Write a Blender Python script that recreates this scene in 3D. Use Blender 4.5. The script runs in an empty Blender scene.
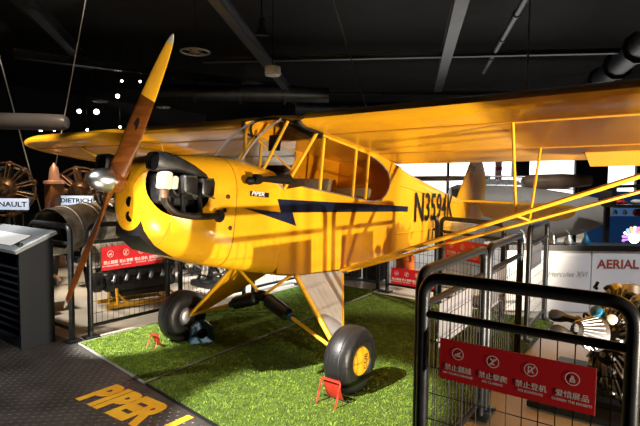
import bpy, bmesh, math, random
import numpy as np
from mathutils import Vector, Matrix
random.seed(7)
SC = bpy.context.scene
COL = SC.collection

# ------------------------------------------------------------------ camera, world, lights, exposure
def make_camera():
    C = Vector((-2.883, -2.707, 1.437)); yaw, pit, roll = .6309, -.0625, .010
    fw = Vector((math.cos(yaw)*math.cos(pit), math.sin(yaw)*math.cos(pit), math.sin(pit)))
    r = fw.cross(Vector((0, 0, 1))).normalized(); u = r.cross(fw)
    r2 = r*math.cos(roll)+u*math.sin(roll); u2 = u*math.cos(roll)-r*math.sin(roll)
    cd = bpy.data.cameras.new('camera'); co = bpy.data.objects.new('camera', cd); COL.objects.link(co)
    M = Matrix((r2, u2, -fw)).transposed().to_4x4(); M.translation = C
    co.matrix_world = M
    cd.sensor_width = 36; cd.lens = 36*499.8/640; cd.clip_start = .05; cd.clip_end = 100
    SC.camera = co
make_camera()

w = bpy.data.worlds.new('world'); SC.world = w; w.use_nodes = True
w.node_tree.nodes['Background'].inputs[0].default_value = (.55, .62, .75, 1)
w.node_tree.nodes['Background'].inputs[1].default_value = .016

def spot(name, loc, target, power, color, angle, blend=.3, radius=.03):
    ld = bpy.data.lights.new(name, 'SPOT'); ld.energy = power; ld.color = color
    ld.spot_size = math.radians(angle); ld.spot_blend = blend; ld.shadow_soft_size = radius
    o = bpy.data.objects.new(name, ld); COL.objects.link(o); o.location = loc
    o.rotation_euler = (Vector(target)-Vector(loc)).to_track_quat('-Z', 'Y').to_euler()
    return o
WARM = (1, .86, .66); NEUT = (1, .95, .88); COOL = (.85, .92, 1)
LIGHTS = [
    # far low floodlight on the port side: it throws the barrier shadows on the fuselage
    ('floor_flood', (-1.30, -8.3, .16), (.5, -.4, 1.1), 3900, WARM, 46, .3, .05),
    # unseen fill spots near the floor, added to brighten wing and nose undersides
    ('wing_fill', (.25, -3.45, .06), (.5, -2.2, 1.9), 320, WARM, 100, .5, .06),
    ('nose_fill', (-2.3, -.9, .06), (-.5, 1.2, 2.3), 130, WARM, 76, .5, .06),
    # ceiling track spots, with some unseen fill spots added among them
    ('track_spot_nose', (-4.6, -2.2, 4.6), (-.9, -.2, 1.1), 230, NEUT, 30, .5, .05),
    ('track_spot_wheel', (-4.2, .2, 4.6), (-.42, -.80, 0), 6200, NEUT, 15, .45, .05),
    ('track_spot_mat', (-3.4, 2.0, 4.6), (-.30, 1.25, 0), 6500, NEUT, 10, .5, .05),
    ('track_spot_plate', (-4.3, .2, 4.6), (-1.9, .7, 0), 800, NEUT, 32, .5, .05),
    ('kiosk_fill', (-3.6, 1.2, 4.6), (-.92, 2.2, .9), 900, NEUT, 15, .5, .05),  # unseen spot added to brighten the kiosk top
    ('tail_fill', (2.4, -4.4, 4.6), (3.1, -.3, 1.15), 1900, WARM, 34, .5, .08),  # added fill that lifts the rear fuselage and tail
    ('track_spot_wall_panel', (1.9, -4.4, 4.6), (3.4, -2.1, .4), 650, COOL, 42, .5, .08),
    ('engine_left_fill', (-1.4, 3.2, 2.7), (.6, 2.5, .15), 420, NEUT, 56, .5, .08),  # unseen low fill, added to reach the engine beneath the starboard wing
    ('track_spot_engine_back', (2.3, .9, 4.6), (1.9, 3.0, .4), 2600, COOL, 50, .5, .08),
    ('tubes_fill', (-1.6, 4.4, 2.7), (1.0, 4.0, .75), 650, WARM, 50, .5, .08),  # added below ceiling height so its light clears the wing
    ('track_spot_gallery', (.2, 4.2, 4.6), (1.5, 6.6, 1.2), 700, (1, .75, .5), 50, .5, .08),
    ('track_spot_hull', (4.6, -3.8, 4.6), (6.8, -.6, 1.0), 550, NEUT, 40, .5, .08),
    ('aft_glare_fill', (9.2, -1.1, 4.3), (3.0, -.2, 1.4), 160, COOL, 40, .5, .40),  # broad lamp added to put a glare on the upper rear fuselage
    ('track_spot_floor_right', (3.0, -5.0, 4.6), (.6, -2.6, 0), 200, WARM, 30, .5, .05),
]
for a in LIGHTS: spot(*a)
SC.view_settings.view_transform = 'Standard'; SC.view_settings.look = 'None'
SC.view_settings.exposure = 0.0; SC.view_settings.gamma = 1.0; SC.view_settings.use_curve_mapping = False

# ------------------------------------------------------------------ materials
MAT = {}
def pbr(name, col, rough=.5, metal=0., var=.0, vscale=8., bump=0., bscale=60., coat=0., emit=None, estr=0., col2=None, spec=.5, sheen=0):
    m = bpy.data.materials.new(name); m.use_nodes = True; MAT[name] = m
    nt = m.node_tree; b = nt.nodes['Principled BSDF']
    b.inputs['Base Color'].default_value = (*col, 1)
    b.inputs['Roughness'].default_value = rough; b.inputs['Metallic'].default_value = metal
    b.inputs['Coat Weight'].default_value = coat; b.inputs['Coat Roughness'].default_value = .06
    b.inputs['Specular IOR Level'].default_value = spec
    if emit: b.inputs['Emission Color'].default_value = (*emit, 1); b.inputs['Emission Strength'].default_value = estr
    tc = nt.nodes.new('ShaderNodeTexCoord')
    if var or col2:
        n = nt.nodes.new('ShaderNodeTexNoise'); n.inputs['Scale'].default_value = vscale; n.inputs['Detail'].default_value = 5
        nt.links.new(tc.outputs['Object'], n.inputs['Vector'])
        cr = nt.nodes.new('ShaderNodeValToRGB')
        lo = tuple(max(0, c*(1-var)) for c in col); hi = col2 if col2 else tuple(min(1, c*(1+var)) for c in col)
        cr.color_ramp.elements[0].position = .35; cr.color_ramp.elements[1].position = .68
        cr.color_ramp.elements[0].color = (*lo, 1); cr.color_ramp.elements[1].color = (*hi, 1)
        nt.links.new(n.outputs['Fac'], cr.inputs['Fac']); nt.links.new(cr.outputs['Color'], b.inputs['Base Color'])
        mr = nt.nodes.new('ShaderNodeMapRange'); mr.inputs['To Min'].default_value = rough*.8; mr.inputs['To Max'].default_value = min(1, rough*1.2)
        nt.links.new(n.outputs['Fac'], mr.inputs['Value']); nt.links.new(mr.outputs['Result'], b.inputs['Roughness'])
    if bump:
        n2 = nt.nodes.new('ShaderNodeTexNoise'); n2.inputs['Scale'].default_value = bscale; n2.inputs['Detail'].default_value = 3
        nt.links.new(tc.outputs['Object'], n2.inputs['Vector'])
        bp = nt.nodes.new('ShaderNodeBump'); bp.inputs['Strength'].default_value = bump; bp.inputs['Distance'].default_value = .01
        nt.links.new(n2.outputs['Fac'], bp.inputs['Height']); nt.links.new(bp.outputs['Normal'], b.inputs['Normal'])
    return m
def glassy(name, tint, refl):
    m = bpy.data.materials.new(name); m.use_nodes = True; MAT[name] = m; nt = m.node_tree
    nt.nodes.remove(nt.nodes['Principled BSDF']); out = nt.nodes['Material Output']
    t = nt.nodes.new('ShaderNodeBsdfTransparent'); t.inputs[0].default_value = (*tint, 1)
    g = nt.nodes.new('ShaderNodeBsdfGlossy'); g.inputs['Roughness'].default_value = .04; g.inputs[0].default_value = (.9, .93, 1, 1)
    lw = nt.nodes.new('ShaderNodeLayerWeight'); po = nt.nodes.new('ShaderNodeMath'); po.operation = 'POWER'; po.inputs[1].default_value = 4
    fr = nt.nodes.new('ShaderNodeMath'); fr.operation = 'MULTIPLY_ADD'; fr.inputs[1].default_value = refl; fr.inputs[2].default_value = .03
    nt.links.new(lw.outputs['Facing'], po.inputs[0]); nt.links.new(po.outputs[0], fr.inputs[0])
    mx = nt.nodes.new('ShaderNodeMixShader')
    nt.links.new(fr.outputs[0], mx.inputs[0]); nt.links.new(t.outputs[0], mx.inputs[1]); nt.links.new(g.outputs[0], mx.inputs[2])
    nt.links.new(mx.outputs[0], out.inputs[0]); return m
def wood(name, c1, c2, sc=(3, 40, 40)):
    m = pbr(name, c1, .3, coat=.35); nt = m.node_tree; b = nt.nodes['Principled BSDF']
    tc = nt.nodes.new('ShaderNodeTexCoord'); mp = nt.nodes.new('ShaderNodeMapping'); mp.inputs['Scale'].default_value = sc
    n = nt.nodes.new('ShaderNodeTexNoise'); n.inputs['Scale'].default_value = 1.5; n.inputs['Detail'].default_value = 6; n.inputs['Distortion'].default_value = .6
    cr = nt.nodes.new('ShaderNodeValToRGB'); cr.color_ramp.elements[0].color = (*c1, 1); cr.color_ramp.elements[1].color = (*c2, 1)
    cr.color_ramp.elements[0].position = .3; cr.color_ramp.elements[1].position = .7
    nt.links.new(tc.outputs['Object'], mp.inputs[0]); nt.links.new(mp.outputs[0], n.inputs['Vector'])
    nt.links.new(n.outputs['Fac'], cr.inputs[0]); nt.links.new(cr.outputs[0], b.inputs['Base Color']); return m
YEL = pbr('yellow_dope', (.88, .415, .010), .34, var=.05, vscale=5, bump=.05, bscale=7, coat=.4)
YELM = pbr('yellow_paint_metal', (.88, .42, .011), .28, var=.04, vscale=6, bump=.03, bscale=7, coat=.3)
YTUBE = pbr('yellow_tube_paint', (.84, .44, .02), .35)
NAVY = pbr('navy_paint', (.008, .012, .035), .3, coat=.2)
BLACKP = pbr('black_paint', (.009, .009, .010), .40, spec=.35)
ENGBLK = pbr('engine_black', (.012, .012, .013), .42, var=.5, vscale=30)
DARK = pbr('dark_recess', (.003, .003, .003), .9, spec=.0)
STEEL = pbr('steel', (.42, .43, .45), .32, 1, var=.2, vscale=20)
CHROME = pbr('polished_aluminium', (.80, .82, .86), .30, 1, bump=.05, bscale=14)
ALU = pbr('aluminium', (.5, .51, .53), .42, .9, var=.15, vscale=15)
GREYFAB = pbr('grey_seat_and_gear_sheen', (.42, .40, .37), .35, var=.12, vscale=4, coat=.2)  # grey seat fabric; on the port gear cover a painted reflection
IVORY = pbr('ivory_ceramic', (.72, .66, .54), .5, var=.1)
RUST = pbr('heat_browned_steel', (.27, .15, .09), .5, .6, var=.4, vscale=25)
TYRE = pbr('tyre_rubber', (.013, .013, .014), .42, bump=.1, bscale=120)
GLASS = glassy('clear_acrylic', (.84, .80, .72), .5)
GLASSW = glassy('windscreen_acrylic', (.94, .95, .96), .6)
WOODP = wood('propeller_wood', (.085, .024, .004), (.18, .055, .009), (5, 5, 30))
PTIPY = pbr('amber_paint', (.78, .38, .02), .3, var=.1, vscale=12, coat=.3)
PTIPG = pbr('brass_tip', (.58, .56, .40), .4, .3)
RED = pbr('red_sign', (.68, .013, .022), .45)
REDP = pbr('red_tube_paint', (.55, .035, .02), .35)
BLUEB = pbr('blue_plastic', (.02, .085, .17), .45)
WHITE = pbr('white_print', (.85, .85, .85), .5)
RAIL = pbr('railing_charcoal', (.028, .030, .034), .36, .6, var=.2, vscale=15)
WIRE = pbr('railing_wire', (.016, .016, .018), .6, .0, spec=.3)
SIGNBACK = pbr('sign_back', (.24, .235, .26), .5)
GRASS1 = pbr('turf_backing', (.05, .09, .004), .9, var=.4, vscale=30)
GRASSB = pbr('turf_blade', (.15, .25, .010), .6, var=.35, vscale=14, col2=(.26, .38, .02))
EDGE = pbr('turf_edge', (.22, .22, .2), .8)
PLATE = pbr('tread_plate', (.085, .078, .072), .45, .4, var=.35, vscale=3, bump=.05)
BEIGE = pbr('beige_floor', (.52, .45, .35), .45, var=.08, vscale=2)
CEILB = pbr('black_ceiling', (.008, .008, .009), .85, var=.3, vscale=2)
BEAM = pbr('ceiling_steel', (.018, .019, .023), .4, .3, var=.3, vscale=3)
WALLB = pbr('black_wall', (.010, .010, .011), .8, var=.3, vscale=1)
PIPE = pbr('galvanised_pipe', (.07, .075, .09), .4, .5)
KIOSK = pbr('kiosk_black', (.008, .010, .016), .45, spec=.25)
KTOP = pbr('kiosk_panel', (.30, .33, .36), .25, .3, var=.15, vscale=3)
PAPER = pbr('paper', (.75, .76, .78), .4)
PANELW = pbr('white_panel', (.72, .73, .76), .25, var=.05, vscale=2)
LETR = pbr('letter_red_brown', (.30, .055, .03), .5)
LETG = pbr('letter_grey', (.25, .25, .26), .5)
ORANGE = pbr('floor_letter_yellow', (.82, .36, .02), .55, var=.1, vscale=4, col2=(.85, .50, .03))
TUBEDK = pbr('scorched_tube', (.13, .115, .095), .5, .6, var=.5, vscale=6)
TUBELT = pbr('weathered_tube', (.5, .45, .37), .5, .5, var=.35, vscale=9)
COPPER = pbr('copper', (.80, .45, .32), .4, .35, var=.15)
BRONZE = pbr('bronze', (.15, .085, .045), .4, .8, var=.4, vscale=20)
YSTAND = pbr('yellow_stand', (.75, .38, .01), .45)
SIGNBL = pbr('lightbox_pale_blue', (.6, .7, .85), .4, emit=(.55, .68, .9), estr=.75)
LITWALL = pbr('backlit_white', (.9, .9, .9), .5, emit=(1, .97, .93), estr=2.6)
HULL = pbr('hull_grey', (.42, .41, .39), .5, var=.08, vscale=2)
BROWNW = pbr('brown_fabric', (.26, .17, .11), .5, var=.2, vscale=4)
BLUEW = pbr('blue_booth', (.008, .03, .09), .5, emit=(.01, .05, .16), estr=.35)
LAMPE = pbr('lamp_lens', (1, 1, 1), .3, emit=(1, .95, .88), estr=14)
LAMPRING = pbr('lamp_ring', (.3, .3, .32), .35, .5)
BLUEENG = pbr('blue_enamel', (.02, .16, .30), .35)
ORANGEBOX = pbr('orange_plastic', (.75, .15, .02), .5)
LED = {}
for nm, c in dict(white=(1, .95, 1), pink=(1, .25, .7), purple=(.5, .2, 1), orange=(1, .45, .15), blue=(.3, .5, 1)).items():
    LED[nm] = pbr('led_'+nm, c, .4, emit=c, estr=1.7)

# ------------------------------------------------------------------ mesh helpers
def tag(o, label=None, cat=None, group=None, kind=None):
    if label: o['label'] = label
    if cat: o['category'] = cat
    if group: o['group'] = group
    if kind: o['kind'] = kind
    return o
def empty(name, loc=(0, 0, 0)):
    o = bpy.data.objects.new(name, None); COL.objects.link(o); o.location = loc; o.empty_display_size = .1; return o
def fillet(pts, r, n=5):
    P = [Vector(p) for p in pts]; out = [P[0]]
    for i in range(1, len(P)-1):
        a = (P[i-1]-P[i]); b = (P[i+1]-P[i]); d = min(r, a.length*.49, b.length*.49)
        A = P[i]+a.normalized()*d; B = P[i]+b.normalized()*d
        for k in range(n+1):
            t = k/n; out.append(A*(1-t)**2+P[i]*2*t*(1-t)+B*t*t)
    out.append(P[-1]); return out
class MB:
    def __init__(s): s.v = []; s.f = []; s.m = []
    def add(s, vs, fs, mi=0):
        b = len(s.v); s.v += [Vector(v) for v in vs]
        for f in fs: s.f.append([i+b for i in f]); s.m.append(mi)
        return s
    def box(s, c, size, mi=0, M=None, bev=0.):
        bm = bmesh.new(); bmesh.ops.create_cube(bm, size=1)
        bmesh.ops.scale(bm, vec=size, verts=bm.verts)
        if bev: bmesh.ops.bevel(bm, geom=list(bm.edges), offset=bev, segments=2, affect='EDGES', profile=.5)
        M = M or Matrix.Identity(3); c = Vector(c); bm.verts.index_update()
        s.add([M @ v.co + c for v in bm.verts], [[v.index for v in f.verts] for f in bm.faces], mi); bm.free(); return s
    def tube(s, pts, r, n=10, mi=0, caps=True, flat=None):
        P = [Vector(p) for p in pts]; R = r if isinstance(r, (list, tuple)) else [r]*len(P)
        t0 = (P[1]-P[0]).normalized(); up = Vector((0, 0, 1)) if abs(t0.z) < .9 else Vector((1, 0, 0))
        if flat: up = Vector(flat[0])
        a = up.cross(t0).normalized(); rings = []
        for i, p in enumerate(P):
            t = (P[min(i+1, len(P)-1)]-P[max(i-1, 0)]).normalized()
            a = (a-t*a.dot(t)).normalized(); b = t.cross(a); k = flat[1] if flat else 1.
            rings.append([p+(a*math.cos(2*math.pi*j/n)*R[i]+b*math.sin(2*math.pi*j/n)*R[i]*k) for j in range(n)])
        return s.loft(rings, caps, mi)
    def loft(s, rings, caps=True, mi=0, closed=True):
        n = len(rings[0]); vs = [v for r in rings for v in r]; fs = []
        for i in range(len(rings)-1):
            for j in range(n if closed else n-1):
                k = (j+1) % n; fs.append([i*n+j, i*n+k, (i+1)*n+k, (i+1)*n+j])
        if caps: fs.append(list(range(n))[::-1]); fs.append([(len(rings)-1)*n+j for j in range(n)])
        return s.add(vs, fs, mi)
    def lathe(s, prof, o, ax, n=24, mi=0, caps=True):
        o = Vector(o); ax = Vector(ax).normalized(); up = Vector((0, 0, 1)) if abs(ax.z) < .9 else Vector((1, 0, 0))
        a = up.cross(ax).normalized(); b = ax.cross(a)
        rings = [[o+ax*h+(a*math.cos(2*math.pi*j/n)+b*math.sin(2*math.pi*j/n))*max(r, 1e-4) for j in range(n)] for r, h in prof]
        return s.loft(rings, caps, mi)
    def prism(s, poly, o, u, v, th, mi=0):
        o, u, v = Vector(o), Vector(u), Vector(v); w_ = u.cross(v).normalized()*th; n = len(poly)
        a = [o+u*x+v*y for x, y in poly]; vs = a+[p+w_ for p in a]
        fs = [list(range(n))[::-1], [n+i for i in range(n)]]+[[i, (i+1) % n, n+(i+1) % n, n+i] for i in range(n)]
        return s.add(vs, fs, mi)
    def torus(s, c, ax, R, r, n=32, k=8, mi=0, a0=0, a1=2*math.pi):
        c = Vector(c); ax = Vector(ax).normalized(); up = Vector((0, 0, 1)) if abs(ax.z) < .9 else Vector((1, 0, 0))
        a = up.cross(ax).normalized(); b = ax.cross(a); full = abs(a1-a0-2*math.pi) < 1e-6
        pts = [c+(a*math.cos(a0+(a1-a0)*i/n)+b*math.sin(a0+(a1-a0)*i/n))*R for i in range(n+1)]
        return s.tube(pts, r, k, mi, not full)
    def xf(s, M): s.v = [M @ v for v in s.v]; return s
    def mesh(s, name, mats, ang=38):
        me = bpy.data.meshes.new(name); me.from_pydata([tuple(v) for v in s.v], [], s.f)
        for m in (mats if isinstance(mats, (list, tuple)) else [mats]): me.materials.append(m)
        me.polygons.foreach_set('material_index', s.m)
        bm = bmesh.new(); bm.from_mesh(me); bmesh.ops.remove_doubles(bm, verts=bm.verts, dist=1e-6)
        bmesh.ops.recalc_face_normals(bm, faces=bm.faces)
        bmesh.ops.triangulate(bm, faces=[f for f in bm.faces if len(f.verts) > 4]); bm.to_mesh(me); bm.free()
        me.polygons.foreach_set('use_smooth', [True]*len(me.polygons)); me.set_sharp_from_angle(angle=math.radians(ang))
        return me
    def build(s, name, mats, parent=None, ang=38, label=None, kind=None):
        o = bpy.data.objects.new(name, s.mesh(name, mats, ang)); COL.objects.link(o)
        if parent:
            o.parent = parent; o.matrix_parent_inverse = Matrix.Translation(-world_loc(parent))
        return tag(o, label, kind=kind)
def world_loc(o):
    p = Vector(o.location)
    return p
def rotm(ax, ang): return Matrix.Rotation(ang, 3, ax)
def text_mb(txt, size, o, u, v, th=.001, bold=0., sx=1., align='LEFT', shear=0.):
    cu = bpy.data.curves.new('t', 'FONT'); cu.body = txt; cu.size = size; cu.offset = bold; cu.resolution_u = 3
    cu.align_x = align; cu.shear = shear
    ob = bpy.data.objects.new('t', cu); COL.objects.link(ob)
    dg = bpy.context.evaluated_depsgraph_get(); me = bpy.data.meshes.new_from_object(ob.evaluated_get(dg))
    bpy.data.objects.remove(ob); bpy.data.curves.remove(cu)
    o, u, v = Vector(o), Vector(u).normalized(), Vector(v).normalized(); w_ = u.cross(v)
    mb = MB(); mb.v = [o+u*(p.co.x*sx)+v*p.co.y+w_*th for p in me.vertices]
    mb.f = [list(p.vertices) for p in me.polygons]; mb.m = [0]*len(mb.f); bpy.data.meshes.remove(me); return mb

# ------------------------------------------------------------------ the room
def plane_struct(name, c, size, mat):
    return tag(MB().box(c, size).build(name, mat), kind='structure')
floor = plane_struct('floor', (4, 4, -.06), (24, 30, .1), BEIGE)
tag(floor, 'pale beige hall floor', None)
plane_struct('ceiling', (4, 4, 5.15), (24, 30, .1), CEILB)
plane_struct('wall_back', (16, 4, 2.5), (.1, 30, 5.2), WALLB)
plane_struct('wall_left', (4, 19, 2.5), (24, .1, 5.2), WALLB)
plane_struct('wall_right', (4, -11, 2.5), (24, .1, 5.2), WALLB)
plane_struct('wall_front', (-8, 4, 2.5), (.1, 30, 5.2), WALLB)

# tread plate walkway in front of the mat
def edge_x(y): return -.888+.137*y   # near edge of the turf
def plate_walk():
    base = MB().prism([(-6, -6), (edge_x(-1.95)+.03, -6), (edge_x(-1.95)+.03, -1.95), (edge_x(1.52)+.03, 1.52), (edge_x(1.52)+.03, 6), (-6, 6)], (0, 0, -.012), (1, 0, 0), (0, 1, 0), .012)
    o = tag(base.build('trim_1', PLATE), 'dark metal tread plate walkway in front of the turf', None, kind='structure')
    p = .036; vs = []; fs = []
    for i in range(int(2.2/p)):
        for j in range(int(5.2/p)):
            x = -2.75+i*p; y = -2.1+j*p
            if x > edge_x(min(max(y, -1.95), 1.6))-.03: continue
            d = 1 if (i+j) % 2 else -1
            ux, uy = (.7071, .7071*d); L = .0135; W = .0045
            b = len(vs)
            for (a, c, z) in ((-L, 0, 0), (0, W, 0), (L, 0, 0), (0, -W, 0), (-L*.45, 0, .0024), (L*.45, 0, .0024)):
                vs.append((x+ux*a-uy*c, y+uy*a+ux*c, z))
            fs += [(b, b+3, b+4), (b+3, b+5, b+4), (b+3, b+2, b+5), (b+2, b+1, b+5), (b+1, b+4, b+5), (b+1, b, b+4)]
    me = bpy.data.meshes.new('tread_lug'); me.from_pydata(vs, [], fs); me.materials.append(PLATE)
    l = bpy.data.objects.new('tread_lug', me); COL.objects.link(l); l.parent = o; l['kind'] = 'stuff'
    for w_, y_ in (('PIPER', .465), ('J', -.30)):
        text_mb(w_, .375, (-1.225, y_, 0.0028), (.02, -1, 0), (1, 0, 0), .0, .022, .70).build('lettering', ORANGE, o, label='yellow painted floor lettering')
plate_walk()

# turf mats
def turf(name, poly, label):
    o = MB().prism(poly, (0, 0, .0), (1, 0, 0), (0, 1, 0), .012).build(name, GRASS1)
    tag(o, label, 'artificial turf', 'artificial turf mats')
    xs = [p[0] for p in poly]; ys = [p[1] for p in poly]
    rng = np.random.default_rng(len(label)); n = 85000
    x = rng.uniform(min(xs), max(xs), n); y = rng.uniform(min(ys), max(ys), n)
    ins = np.zeros(n, bool); j = len(poly)-1
    for i in range(len(poly)):
        xi, yi = poly[i]; xj, yj = poly[j]
        c = ((yi > y) != (yj > y)) & (x < (xj-xi)*(y-yi)/(yj-yi+1e-12)+xi); ins ^= c; j = i
    x, y = x[ins], y[ins]; n = len(x); a = rng.uniform(0, 6.283, n); h = rng.uniform(.006, .012, n); wd = .0024
    lx, ly = rng.normal(0, .007, n), rng.normal(0, .007, n)
    V = np.empty((n, 3, 3)); V[:, 0] = np.stack([x-np.cos(a)*wd, y-np.sin(a)*wd, np.full(n, .012)], 1)
    V[:, 1] = np.stack([x+np.cos(a)*wd, y+np.sin(a)*wd, np.full(n, .012)], 1); V[:, 2] = np.stack([x+lx, y+ly, .012+h], 1)
    me = bpy.data.meshes.new('turf_blade'); me.vertices.add(3*n); me.vertices.foreach_set('co', V.ravel())
    me.loops.add(3*n); me.loops.foreach_set('vertex_index', np.arange(3*n, dtype=np.int32))
    me.polygons.add(n); me.polygons.foreach_set('loop_start', np.arange(0, 3*n, 3, dtype=np.int32)); me.update(); me.validate()
    me.materials.append(GRASSB); b = bpy.data.objects.new('turf_blade', me); COL.objects.link(b); b.parent = o; b['kind'] = 'stuff'
    e = MB()
    for i in range(len(poly)):
        p, q = Vector((*poly[i], .008)), Vector((*poly[(i+1) % len(poly)], .008)); e.tube([p, q], .010, 6)
    e.build('edge_binding', EDGE if 'seam' in label else BLACKP, o)
turf('turf_mat', [(edge_x(.31)+.02, .312), (2.80, .50), (2.80, 1.50), (edge_x(1.5)+.02, 1.50)], 'green artificial turf mat under the starboard wheel, beyond the seam')
turf('turf_mat', [(edge_x(-1.66)+.02, -1.66), (2.66, -1.66), (2.66, .47), (edge_x(.28)+.02, .288)], 'green artificial turf mat under the port wheel, nearest the camera')

# ------------------------------------------------------------------ the aircraft
ANG = .1216; cA, sA = math.cos(ANG), math.sin(ANG)
RA = Matrix(((cA, 0, sA), (0, 1, 0), (-sA, 0, cA)))
AIRM = Matrix.Translation((0, 0, .31)) @ RA.to_4x4() @ Matrix.Translation((-.02, 0, .96))
def A2W(p): return AIRM @ Vector(p)
plane = tag(empty('light_aircraft'), 'yellow high wing light aircraft with a navy lightning stripe, standing on green turf', 'aircraft')
class AB(MB):
    def build(s, *a, **k): s.xf(AIRM); return MB.build(s, *a, **k)
def interp(tab, x):
    for (x0, *a), (x1, *b) in zip(tab, tab[1:]):
        if x <= x1:
            t = max(0, min(1, (x-x0)/(x1-x0))); return [p+(q-p)*t for p, q in zip(a, b)]
    return list(tab[-1][1:])
def ring(x, wd, zt, zb, nt, nb, zc, n=48):
    out = []
    for j in range(n):
        t = 2*math.pi*j/n; c, s_ = math.cos(t), math.sin(t); e = nt if s_ > 0 else nb
        yy = wd*math.copysign(abs(c)**(2/e), c); h = (zt-zc) if s_ > 0 else (zc-zb)
        out.append(Vector((x, yy, zc+h*math.copysign(abs(s_)**(2/e), s_))))
    return out
# x, half width, top, bottom, exponent top, exponent bottom, centre height
COWL = [(-1.250, .07, .05, -.11, 2, 2, -.02), (-1.244, .11, .095, -.20, 2.1, 2.1, -.04), (-1.228, .15, .135, -.265, 2.2, 2.2, -.05), (-1.185, .200, .168, -.325, 2.3, 2.3, -.05),
        (-1.10, .258, .197, -.385, 2.4, 2.6, -.06), (-.95, .300, .226, -.435, 2.5, 3.0, -.06), (-.80, .328, .248, -.466, 2.6, 3.6, -.06), (-.66, .34, .262, -.49, 2.7, 4.5, -.07)]
BOOT = [(-.66, .341, .263, -.491, 2.7, 4.5, -.07), (-.52, .344, .272, -.508, 2.8, 6, -.06), (-.36, .345, .262, -.525, 2.9, 8, -.04), (-.20, .345, .245, -.538, 3.0, 10, -.02)]
def engine_bay():
    mb = AB().loft([ring(*c) for c in COWL])
    me = mb.xf(AIRM).mesh('cowling', [YELM, DARK]); ob = bpy.data.objects.new('cowling', me); COL.objects.link(ob)
    cut = AB()
    for sgn in (-1, 1):
        ov = [(-1.06+(.19 if math.cos(a) > 0 else .165)*math.cos(a), .0+.178*math.sin(a)) for a in [2*math.pi*i/36 for i in range(36)]]
        cut.prism(ov, (0, sgn*.11, 0), (1, 0, 0), (0, 0, 1), -sgn*.5)
    # both openings are cut to a depth of .13 from the centreline
    cme = cut.xf(AIRM).mesh('cutter', [DARK]); co = bpy.data.objects.new('cutter', cme); COL.objects.link(co)
    m = ob.modifiers.new('b', 'BOOLEAN'); m.object = co; m.operation = 'DIFFERENCE'; m.solver = 'EXACT'
    try: m.material_mode = 'TRANSFER'
    except Exception: pass
    dg = bpy.context.evaluated_depsgraph_get(); new = bpy.data.meshes.new_from_object(ob.evaluated_get(dg))
    ob.modifiers.clear(); ob.data = new; bpy.data.objects.remove(co)
    new.polygons.foreach_set('use_smooth', [True]*len(new.polygons)); new.set_sharp_from_angle(angle=math.radians(40))
    ob.parent = plane; return ob
cowl = engine_bay()
# cowling seams and fasteners
mb = AB()
for x in (-1.10, -.665):
    c = interp([(t[0], *t[1:]) for t in COWL], x); r_ = ring(x, *c); 
    mb.tube([Vector((p.x, p.y*1.002, p.z)) for p in r_ if p.z < -.19 or p.z > .19 or x > -.7], .0025, 5)
mb.build('seam', pbr('seam_shadow_gap', (.30, .14, .01), .5), cowl)
for (x, z) in [(-.74, -.02), (-.76, -.11), (-.70, -.22)]:
    AB().lathe([(.014, 0), (.014, .006), (.006, .012)], (x, -.337, z), (0, -1, 0), 12).build('cowl_latch', BLACKP, cowl)
# nose inlets and chin scoop
for z in (-.13, -.215):
    AB().lathe([(.030, -.01), (.036, .008), (.030, .014)], (-1.236+(.008 if z < -.2 else 0), -.045, z+.02), (-1, -.3, -.1), 14).build('air_inlet', DARK, cowl)
AB().loft([[Vector((x, y*wd, z0+dz)) for y, dz in ((-1, 0), (1, 0), (1, -hh), (-1, -hh))] for x, wd, z0, hh in ((-1.215, .125, -.19, .12), (-1.09, .125, -.285, .12), (-.94, .10, -.375, .06))]).build('chin_scoop', BLACKP, cowl)
# boot cowl
boot = AB().loft([ring(*c) for c in BOOT]).build('boot_cowl', YELM, plane)

# fuselage: cabin sides, floor, rear body
def bez_round(pts): return pts
SILL = .125
WIN = [(-.20, .09), (.0, .135), (.60, .130), (1.0, .122), (1.12, .130), (1.23, .155), (1.33, .215), (1.39, .30), (1.385, .38), (1.33, .44), (1.22, .49), (1.10, .52), (1.0, .533)]
side = WIN+[(1.0, .585), (1.62, .525), (1.62, -.405), (1.32, -.445), (.67, -.512), (.04, -.546), (-.20, -.538)]
REAR = [(1.60, .335, .60, -.407, 3.2, 14, .42), (1.75, .325, .575, -.385, 3, 14, .40), (2.2, .285, .535, -.315, 2.8, 12, .385), (3.0, .205, .49, -.20, 2.5, 9, .385), (3.9, .11, .45, -.05, 2.2, 6, .38), (4.55, .05, .43, .10, 2, 4, .38), (4.78, .022, .41, .15, 2, 3, .37)]
fus = AB()
for sg in (-1, 1):
    y0 = -.345 if sg < 0 else .332
    fus.prism(side, (0, y0, 0), (1, 0, 0), (0, 0, 1), -.013)
fus.prism([(-.2, -.538), (.04, -.546), (.67, -.512), (1.32, -.445), (1.62, -.405), (1.62, -.395), (1.32, -.435), (.67, -.502), (.04, -.536), (-.2, -.528)], (0, .345, 0), (1, 0, 0), (0, 0, 1), .69)
fus.loft([ring(*c) for c in REAR])
fus = fus.build('fuselage', YEL, plane, 30)
# fabric stringers along the rear body side
for zz, z2 in ((-.16, .11), (.34, .36)):
    AB().tube([(1.62, -.346 if False else -.338, zz), (2.2, -.287, zz+(z2-zz)*.2), (3.0, -.209, zz+(z2-zz)*.48), (3.9, -.114, zz+(z2-zz)*.8)], .006, 6).build('stringer', YEL, fus)
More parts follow.
